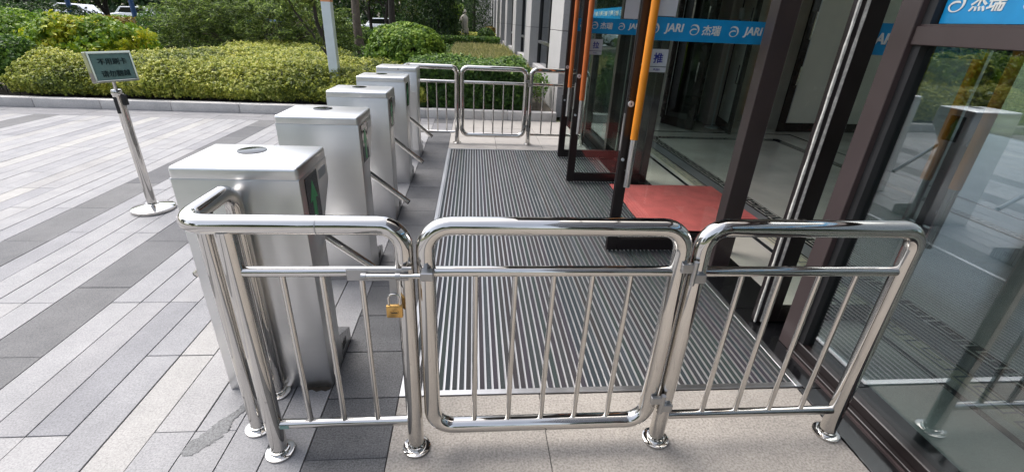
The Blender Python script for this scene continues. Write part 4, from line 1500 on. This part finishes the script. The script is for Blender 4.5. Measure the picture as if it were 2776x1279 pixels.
# -- round clipped bush and its neighbours
rb = plant('bush', 'round clipped green bush beyond the last turnstile', 'bush', (-1.74, 13.0, 0.15))
p1, d1 = ell_points(3600, (-1.74, 13.0, 0.58), (1.06, 1.0, 0.86), 0.16, -0.45)
p1 = clumpy(p1, d1, 0.22, 0.06)
p1, d1, T_ = rosettes(p1, d1, 9, 0.062, RNG.uniform(0.15, 0.9, len(p1)))
part('foliage', leaf_mesh('foliage', p1, d1, 0.068, 0.6, 0.35, T_), 'leaf_bright', rb)
ps = []
for i in range(14):
    a = random.uniform(0, 6.28)
    ps.append((-1.74 + 0.6 * math.cos(a), 13 + 0.5 * math.sin(a)))
part('stems', stems_mb(ps, 0.15, 1.2, 0.01, 0.1), 'bark_dark', rb)
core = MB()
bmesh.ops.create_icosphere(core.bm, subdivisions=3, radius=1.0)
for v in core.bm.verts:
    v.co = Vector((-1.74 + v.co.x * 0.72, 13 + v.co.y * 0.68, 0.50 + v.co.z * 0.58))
part('shade_core', core, 'bark_dark', rb)  # dark ball inside the bush standing in for its inner shade

dh = plant('hedge', 'dark green clipped hedge behind the far gate', 'hedge', (0.0, 8.9, 0.12))
n, m_, m3 = 2600, 1900, 700
X_, Y_ = RNG.uniform(-1.15, 0.98, n), RNG.uniform(8.42, 9.7, n)
Z_ = 0.80 + 0.03 * np.sin(X_ * 5 + Y_ * 3) + 0.10 * np.clip((Y_ - 8.5), 0, 1) - 0.06 * RNG.uniform(0, 1, n) ** 2 + RNG.normal(0, 0.02, n)
a_ = np.stack([X_, Y_, Z_], 1)
X2 = RNG.uniform(-1.15, 1.02, m_)
b_ = np.stack([X2, 8.42 + 0.12 * RNG.uniform(0, 1, m_), 0.15 + 0.67 * RNG.uniform(0, 1, m_)], 1)
c3_ = np.stack([0.93 + 0.10 * RNG.uniform(0, 1, m3), RNG.uniform(8.42, 9.7, m3), 0.16 + 0.64 * RNG.uniform(0, 1, m3)], 1)
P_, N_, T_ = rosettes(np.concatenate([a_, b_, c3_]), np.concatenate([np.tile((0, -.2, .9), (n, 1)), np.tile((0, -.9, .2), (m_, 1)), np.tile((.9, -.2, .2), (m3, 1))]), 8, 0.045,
                      np.concatenate([RNG.uniform(0.2, 1.0, n), RNG.uniform(0.0, 0.55, m_ + m3)]), 0.2)  # front and side leaves toned darker, shade put into colour; top growth paler
part('foliage', leaf_mesh('foliage', P_, N_, 0.050, 0.6, 0.4, T_), 'leaf_green', dh)
part('shade_core', MB().box((-1.08, 8.55, 0.12), (0.90, 9.62, 0.70)), 'bark_dark', dh)  # dark box that makes gaps in the foliage look shaded

# lone sapling by the pier
sp = plant('sapling', 'thin sapling growing between the hedge and the first pier', 'sapling', (1.22, 8.62, 0.12))
part('stems', stems_mb([(1.22, 8.62), (1.25, 8.60), (1.19, 8.66)], 0.11, 0.72, 0.007, 0.06), 'bark_brown', sp)
p1, d1 = ell_points(420, (1.22, 8.62, 0.55), (0.14, 0.12, 0.30), 0.8)
part('foliage', leaf_mesh('foliage', p1, d1, 0.04, 0.5, 0.8), 'leaf_green', sp)

# green ground cover between golden hedge and bush, and tufts along the wall
n = 30000
X_, Y_ = RNG.uniform(-6.5, 1.5, n), 9.2 + 13.5 * RNG.uniform(0, 1, n) ** 1.3
k_ = (X_ > -0.85 - (Y_ - 8.5) * 0.66)
X_, Y_ = X_[k_], Y_[k_]
Z_ = 0.22 + 0.40 * RNG.uniform(0, 1, len(X_)) ** 0.6 * (0.8 + 0.25 * np.sin(X_ * 2.3 + Y_ * 1.7))
gc = part('ground_cover', leaf_mesh('ground_cover', np.stack([X_, Y_, Z_], 1), np.tile((0, -.3, .9), (len(X_), 1)), 0.085, 0.5, 0.6), 'leaf_green')
gc['kind'] = 'stuff'
gc['label'] = 'low dark green ground cover round the round bush'
n = 20000
X_, Y_ = RNG.uniform(-0.75, 1.35, n), RNG.uniform(10.6, 22, n)
Z_ = 0.32 + 0.30 * RNG.uniform(0, 1, n)
gs = part('dry_grass', leaf_mesh('dry_grass', np.stack([X_, Y_, Z_], 1), np.tile((0.1, -0.8, .6), (n, 1)), 0.26, 0.08, 0.4, None, -2.0), 'leaf_straw')
gs['kind'] = 'stuff'
gs['label'] = 'straw-coloured tall grass along the building'
lh = plant('hedge', 'low clipped green hedge crossing beyond the dry grass', 'hedge', (-0.4, 26, 0.15))
n = 12000
P_ = np.stack([RNG.uniform(-2.4, 1.35, n), RNG.uniform(24.8, 26.4, n), 0.2 + 0.62 * RNG.uniform(0, 1, n) ** 0.5], 1)
part('foliage', leaf_mesh('foliage', P_, np.tile((0, -.5, .8), (n, 1)), 0.10, 0.6, 0.6), 'leaf_green', lh)
yh = plant('hedge', 'far golden hedge round the pale statue', 'hedge', (-1, 31.5, 0.15))
P_ = np.stack([RNG.uniform(-3.0, 1.4, n), RNG.uniform(30.6, 34, n), 0.2 + 0.62 * RNG.uniform(0, 1, n) ** 0.5], 1)
part('foliage', leaf_mesh('foliage', P_, np.tile((0, -.4, .8), (n, 1)), 0.13, 0.6, 0.6), 'leaf_golden', yh)
for (bx, by, br_, lb) in ((0.75, 29.2, 0.55, 'small round green bush by the far pier bases'), (1.2, 36.5, 0.7, 'small reddish bush at the foot of the far wing')):
    b2 = plant('bush', lb, 'bush', (bx, by, 0.15))
    p1, d1 = ell_points(2500, (bx, by, 0.6), (br_, br_, 0.6), 0.4, -0.5)
    part('foliage', leaf_mesh('foliage', p1, d1, 0.12, 0.6, 0.6), 'leaf_green' if br_ < 0.6 else 'leaf_red', b2)

# -- trees


def tree(x, y, h, r, crown_c, crown_r, n, size, mat, label, bark='bark_dark', lean=(0, 0), limbs=7, group='trees in the garden', z0=0.12, name='tree', blobs=9, aspect=0.5, droop=0.3, stem_z=1.8):
    t = thing(name, label, 'tree', (x, y, z0), group)
    trunk = MB()
    path, rad = [], []
    for i in range(7):
        f = i / 6
        path.append((x + lean[0] * f + 0.04 * math.sin(i * 1.7 + x), y + lean[1] * f, z0 - 0.05 + (h * 0.7) * f))
        rad.append(r * (1.25 if i == 0 else 1 - 0.55 * f))
    trunk.sweep(path, rad, 12)
    tr = part('trunk', trunk, bark, t)
    cs_ = []
    for i in range(blobs):
        a = random.uniform(0, 6.28)
        u = math.sqrt(random.uniform(0, 1))
        cs_.append((crown_c[0] + crown_r[0] * 0.65 * u * math.cos(a), crown_c[1] + crown_r[1] * 0.65 * u * math.sin(a), crown_c[2] + crown_r[2] * random.uniform(-0.6, 0.6)))
    for i in range(limbs):
        c0 = cs_[i % len(cs_)]
        zb = stem_z + (h * 0.65 - stem_z) * random.uniform(0, 0.8)
        f = min(1, zb / (h * 0.7))
        b0 = Vector((x + lean[0] * f, y + lean[1] * f, zb))
        c1 = Vector(c0)
        mid = (b0 + c1) / 2 + Vector((random.uniform(-.2, .2), random.uniform(-.2, .2), random.uniform(-0.1, 0.3)))
        part('limb', MB().sweep([b0, mid, c1], [r * 0.42, r * 0.28, r * 0.08], 7), bark, t)
    P_, D_ = [], []
    for c0 in cs_:
        rr = random.uniform(0.38, 0.62)
        p_, d_ = ell_points(n // blobs, c0, (crown_r[0] * rr, crown_r[1] * rr, crown_r[2] * rr * 1.05), 0.7)
        P_.append(clumpy(p_, d_, 0.4, 0.25))
        D_.append(d_)
    part('crown', leaf_mesh('crown', np.concatenate(P_), np.concatenate(D_), size, aspect, 0.8, None, droop), mat, t)
    return t


# small tree with hanging leaves by the white post
stt = thing('small_tree', 'small tree with long drooping leaves beside the white post', 'tree', (-2.70, 9.45, 0.12))
for pth, rr in (([(-2.66, 9.45, 0.08), (-2.70, 9.45, 0.88), (-2.86, 9.42, 1.42), (-2.88, 9.4, 1.9), (-2.95, 9.4, 3.0)], [0.045, 0.040, 0.034, 0.028, 0.015]),
                ([(-2.69, 9.45, 0.80), (-2.98, 9.40, 1.25), (-3.22, 9.35, 1.62), (-3.42, 9.3, 2.2)], [0.026, 0.022, 0.018, 0.009]),
                ([(-2.80, 9.43, 1.25), (-2.62, 9.4, 1.75), (-2.50, 9.4, 2.5)], [0.022, 0.018, 0.010])):
    part('trunk', MB().sweep(pth, rr, 8), 'bark_dark', stt)
P_ = []
for (c0, r0, nn_) in (((-3.15, 9.3, 1.95), (0.40, 0.35, 0.35), 240), ((-3.45, 9.3, 2.1), (0.35, 0.3, 0.40), 200), ((-2.85, 9.3, 2.0), (0.35, 0.3, 0.30), 220), ((-2.55, 9.35, 2.3), (0.4, 0.3, 0.3), 200),
                    ((-3.0, 9.25, 1.38), (0.16, 0.12, 0.20), 26), ((-2.78, 9.22, 1.12), (0.08, 0.08, 0.16), 12), ((-3.0, 9.4, 2.7), (0.7, 0.6, 0.5), 700)):
    p_, d_ = ell_points(nn_, c0, r0, 0.9)
    P_.append(p_)
P_ = np.concatenate(P_)
part('crown', leaf_mesh('crown', P_, np.tile((0.2, -0.9, 0.3), (len(P_), 1)), 0.125, 0.30, 0.6, None, 2.2), 'leaf_tree', stt)

tree(-3.98, 17.6, 9, 0.155, (-4, 17.8, 6.3), (2.6, 2.4, 2.4), 7000, 0.16, 'leaf_tree', 'straight brown tree trunk left of the round bush', 'bark_brown', limbs=7, stem_z=3.4)
tree(-3.72, 23.5, 9, 0.17, (-3.8, 23.5, 6.2), (2.8, 2.4, 2.6), 6000, 0.18, 'leaf_dark', 'thick dark tree trunk directly behind the round bush', 'bark_dark', limbs=7, stem_z=3.2)
for i, (tx, ty, lb) in enumerate(((-5.95, 29.5, 'thin forked dark tree just right of the brown trunk'), (-4.9, 28.0, 'slim leaning dark tree between the two thick trunks'), (-8.4, 30.5, 'slim dark tree left of the brown trunk near the street'),
                                  (-14.7, 21.5, 'dark multi-limbed tree at the upper left before the cars'), (-19.5, 24.0, 'dark tree at the upper left corner'), (-12.2, 23.5, 'dark tree above the juniper'), (-26.0, 29, 'distant dark tree left of the cars'))):
    tree(tx, ty, 6.0, 0.10, (tx, ty, 3.5), (2.3, 2.0, 2.0), 3000, 0.18, 'leaf_tree' if i % 2 else 'leaf_dark', lb, 'bark_dark', (random.uniform(-.5, .5), 0), 8, stem_z=1.0)


def conifer(x, y, h, r, n, label):
    t = thing('conifer', label, 'tree', (x, y, 0.12), 'trees in the garden')
    part('trunk', MB().sweep([(x, y, 0.1), (x, y, h * 0.95)], [0.16, 0.03], 8), 'bark_dark', t)
    u = RNG.uniform(0, 1, n) ** 1.3
    a = RNG.uniform(0, 2 * math.pi, n)
    rad = r * (1 - u) ** 0.8 * np.sqrt(RNG.uniform(0.15, 1, n)) * (1 + 0.18 * np.sin(a * 5 + u * 40))
    P_ = np.stack([x + rad * np.cos(a), y + rad * np.sin(a), 0.55 + u * (h - 0.55)], 1)
    D_ = np.stack([np.cos(a), np.sin(a), np.full(n, 0.3)], 1)
    part('crown', leaf_mesh('crown', P_, D_, 0.17, 0.35, 0.6, None, 1.0), 'leaf_dark', t)
    return t


conifer(-1.75, 26.8, 7.5, 1.25, 11000, 'dark conifer behind the right side of the round bush')
conifer(-2.9, 30.5, 8.5, 1.8, 11000, 'broad dark conifer behind the thick dark trunk')
conifer(0.05, 41.5, 9, 1.9, 9000, 'dark conifer behind the pale statue')
conifer(-3.4, 38.0, 9, 2.2, 9000, 'distant dark conifer left of the pale statue')
tree(-1.10, 30.2, 2.8, 0.045, (-1.05, 30.2, 1.85), (0.60, 0.5, 0.55), 2600, 0.10, 'leaf_bright', 'small bright green tree beside the pale statue', 'bark_dark', limbs=5, stem_z=0.9, blobs=7)

# trees behind the camera and left of it close the plaza; the rails and panes mirror them
for i, (tx, ty) in enumerate(((-9, -14), (-4.6, -15), (-0.4, -16), (-14, -9), (-17, 1))):
    tree(tx, ty, 7.5, 0.14, (tx, ty, 4.2), (3.4, 2.8, 3.0), 6500, 0.30, 'leaf_dark', 'broad plaza tree out of view behind the viewpoint, ' + ('far left', 'left of centre', 'right of centre', 'leftmost of the plaza', 'beside the left plaza edge')[i], 'bark_brown', (0.2, 0), 6, 'plaza trees behind the viewpoint', 0.0, stem_z=1.8)

wd_ = 30000
P_ = np.stack([RNG.uniform(-110, 4, wd_), RNG.uniform(62, 68, wd_), 0.2 + 8.5 * RNG.uniform(0, 1, wd_) ** 0.9], 1)
P_[:, 2] += 1.2 * np.sin(P_[:, 0] * 0.7) * (P_[:, 2] > 5)
fwd_ = part('far_wood', leaf_mesh('far_wood', P_, np.tile((0, -.8, .4), (wd_, 1)), 0.75, 0.6, 0.6), 'leaf_dark')
fwd_['kind'] = 'stuff'
fwd_['label'] = 'far dark belt of trees across the street'

# ---- white square post
wp = thing('lamp_post', 'pale square post with an orange label rising out of the golden hedge', 'post', (-2.47, 8.80, 0.1))
part('shaft', MB().box((-2.548, 8.72, 0.08), (-2.392, 8.88, 3.6), 0.006, 1), 'white_paint', wp)
part('label_band', MB().box((-2.551, 8.717, 1.765), (-2.389, 8.883, 1.95), 0.004, 1), 'orange_label', wp)
part('cap', MB().box((-2.56, 8.708, 3.6), (-2.38, 8.892, 3.64), 0.006, 1), 'white_paint', wp)

# ---- blue-grey posts by the street
for (bx, by, lb) in ((-15.9, 25.0, 'blue painted post in front of the white car'), (-19.8, 26.5, 'blue painted post at the upper left')):
    bp_ = thing('street_post', lb, 'post', (bx, by, 0.1), 'blue posts by the street')
    part('shaft', MB().sweep([(bx, by, 0.1), (bx, by, 3.4)], [0.11, 0.09], 12), 'car_blue', bp_)
    part('collar', MB().lathe([(0, 0), (0.16, 0), (0.16, 0.05), (0.11, 0.08)], bx, by, 16, 0.1), 'car_blue', bp_)

# ---- statue
su = thing('statue', 'pale stone standing figure among the far hedges', 'statue', (-0.52, 31.0, 0.15))
part('figure', MB().sweep([(-0.52, 31, 0.35), (-0.56, 31, 0.8), (-0.52, 31, 1.2), (-0.56, 31, 1.55), (-0.56, 31, 1.75), (-0.55, 31, 1.88), (-0.53, 31, 2.02), (-0.53, 31, 2.14)], [0.22, 0.20, 0.17, 0.24, 0.19, 0.07, 0.12, 0.05], 12), 'statue_stone', su)
part('arm', MB().sweep([(-0.74, 31, 1.7), (-0.82, 30.95, 1.4), (-0.70, 30.9, 1.2)], [0.07, 0.06, 0.04], 8), 'statue_stone', su)
part('leg', MB().sweep([(-0.42, 30.98, 1.1), (-0.34, 30.95, 0.7), (-0.30, 30.95, 0.3)], [0.12, 0.09, 0.06], 8), 'statue_stone', su)
part('pedestal', MB().box((-0.90, 30.7, 0.1), (-0.15, 31.3, 0.36), 0.02, 1), 'statue_stone', su)

# ---- parked cars along the far street


def car(loc, rz, paint, label):
    t = thing('parked_car', label, 'car', loc, 'cars parked along the far street', rz)

    def q(name, mb, mat, par=t):
        me = mb.mesh(name)
        me.materials.append(MATS[mat])
        return link(name, me, par)
    side = [(-2.15, 0.30), (-2.20, 0.62), (-2.10, 0.88), (-1.35, 0.98), (1.05, 0.97), (1.95, 0.82), (2.20, 0.62), (2.18, 0.30)]
    q('body', MB().prism([(a, z) for a, z in side], 1, -0.88, 0.88, 0.07, 3), paint)
    cabin = MB().prism([(-1.75, 0.93), (-1.30, 1.40), (0.25, 1.45), (1.15, 0.95)], 1, -0.76, 0.76, 0.06, 2)
    q('cabin', cabin, paint)
    for s in (-1, 1):
        w = q('window', MB().prism([(-1.45, 1.0), (-1.18, 1.34), (0.18, 1.38), (0.85, 1.0)], 1, s * 0.752, s * 0.768), 'black_gloss')
        for xw in (-1.35, 1.35):
            wh = q('wheel', MB().sweep([(xw, s * 0.70, 0.32), (xw, s * 0.90, 0.32)], 0.32, 20), 'tyre')
            q('rim', MB().sweep([(xw, s * 0.895, 0.32), (xw, s * 0.912, 0.32)], 0.20, 14), 'aluminium', wh)
    q('windscreen', MB().prism([(0.30, 1.40), (1.08, 1.00), (1.14, 1.00), (0.36, 1.415)], 1, -0.66, 0.66), 'black_gloss')
    for s in (-1, 1):
        q('headlight', MB().box((2.10, s * 0.62 - 0.16, 0.60), (2.19, s * 0.62 + 0.16, 0.72), 0.02, 1), 'plate_silver')
    return t


car((-25.8, 41.8, -0.03), 0.05, 'car_white', 'white parked car left of the sprawling juniper')
car((-31.5, 42.2, -0.03), 3.10, 'car_white', 'white parked car at the upper left corner')
car((-10.8, 41.5, -0.03), 0.02, 'car_white', 'white parked car just left of the pale post')
car((-16.6, 42.0, -0.03), 3.12, 'car_blue', 'dark blue parked car hidden behind the juniper')
car((-7.0, 42.2, -0.03), 0.03, 'car_white', 'white parked car seen between the slim trees')
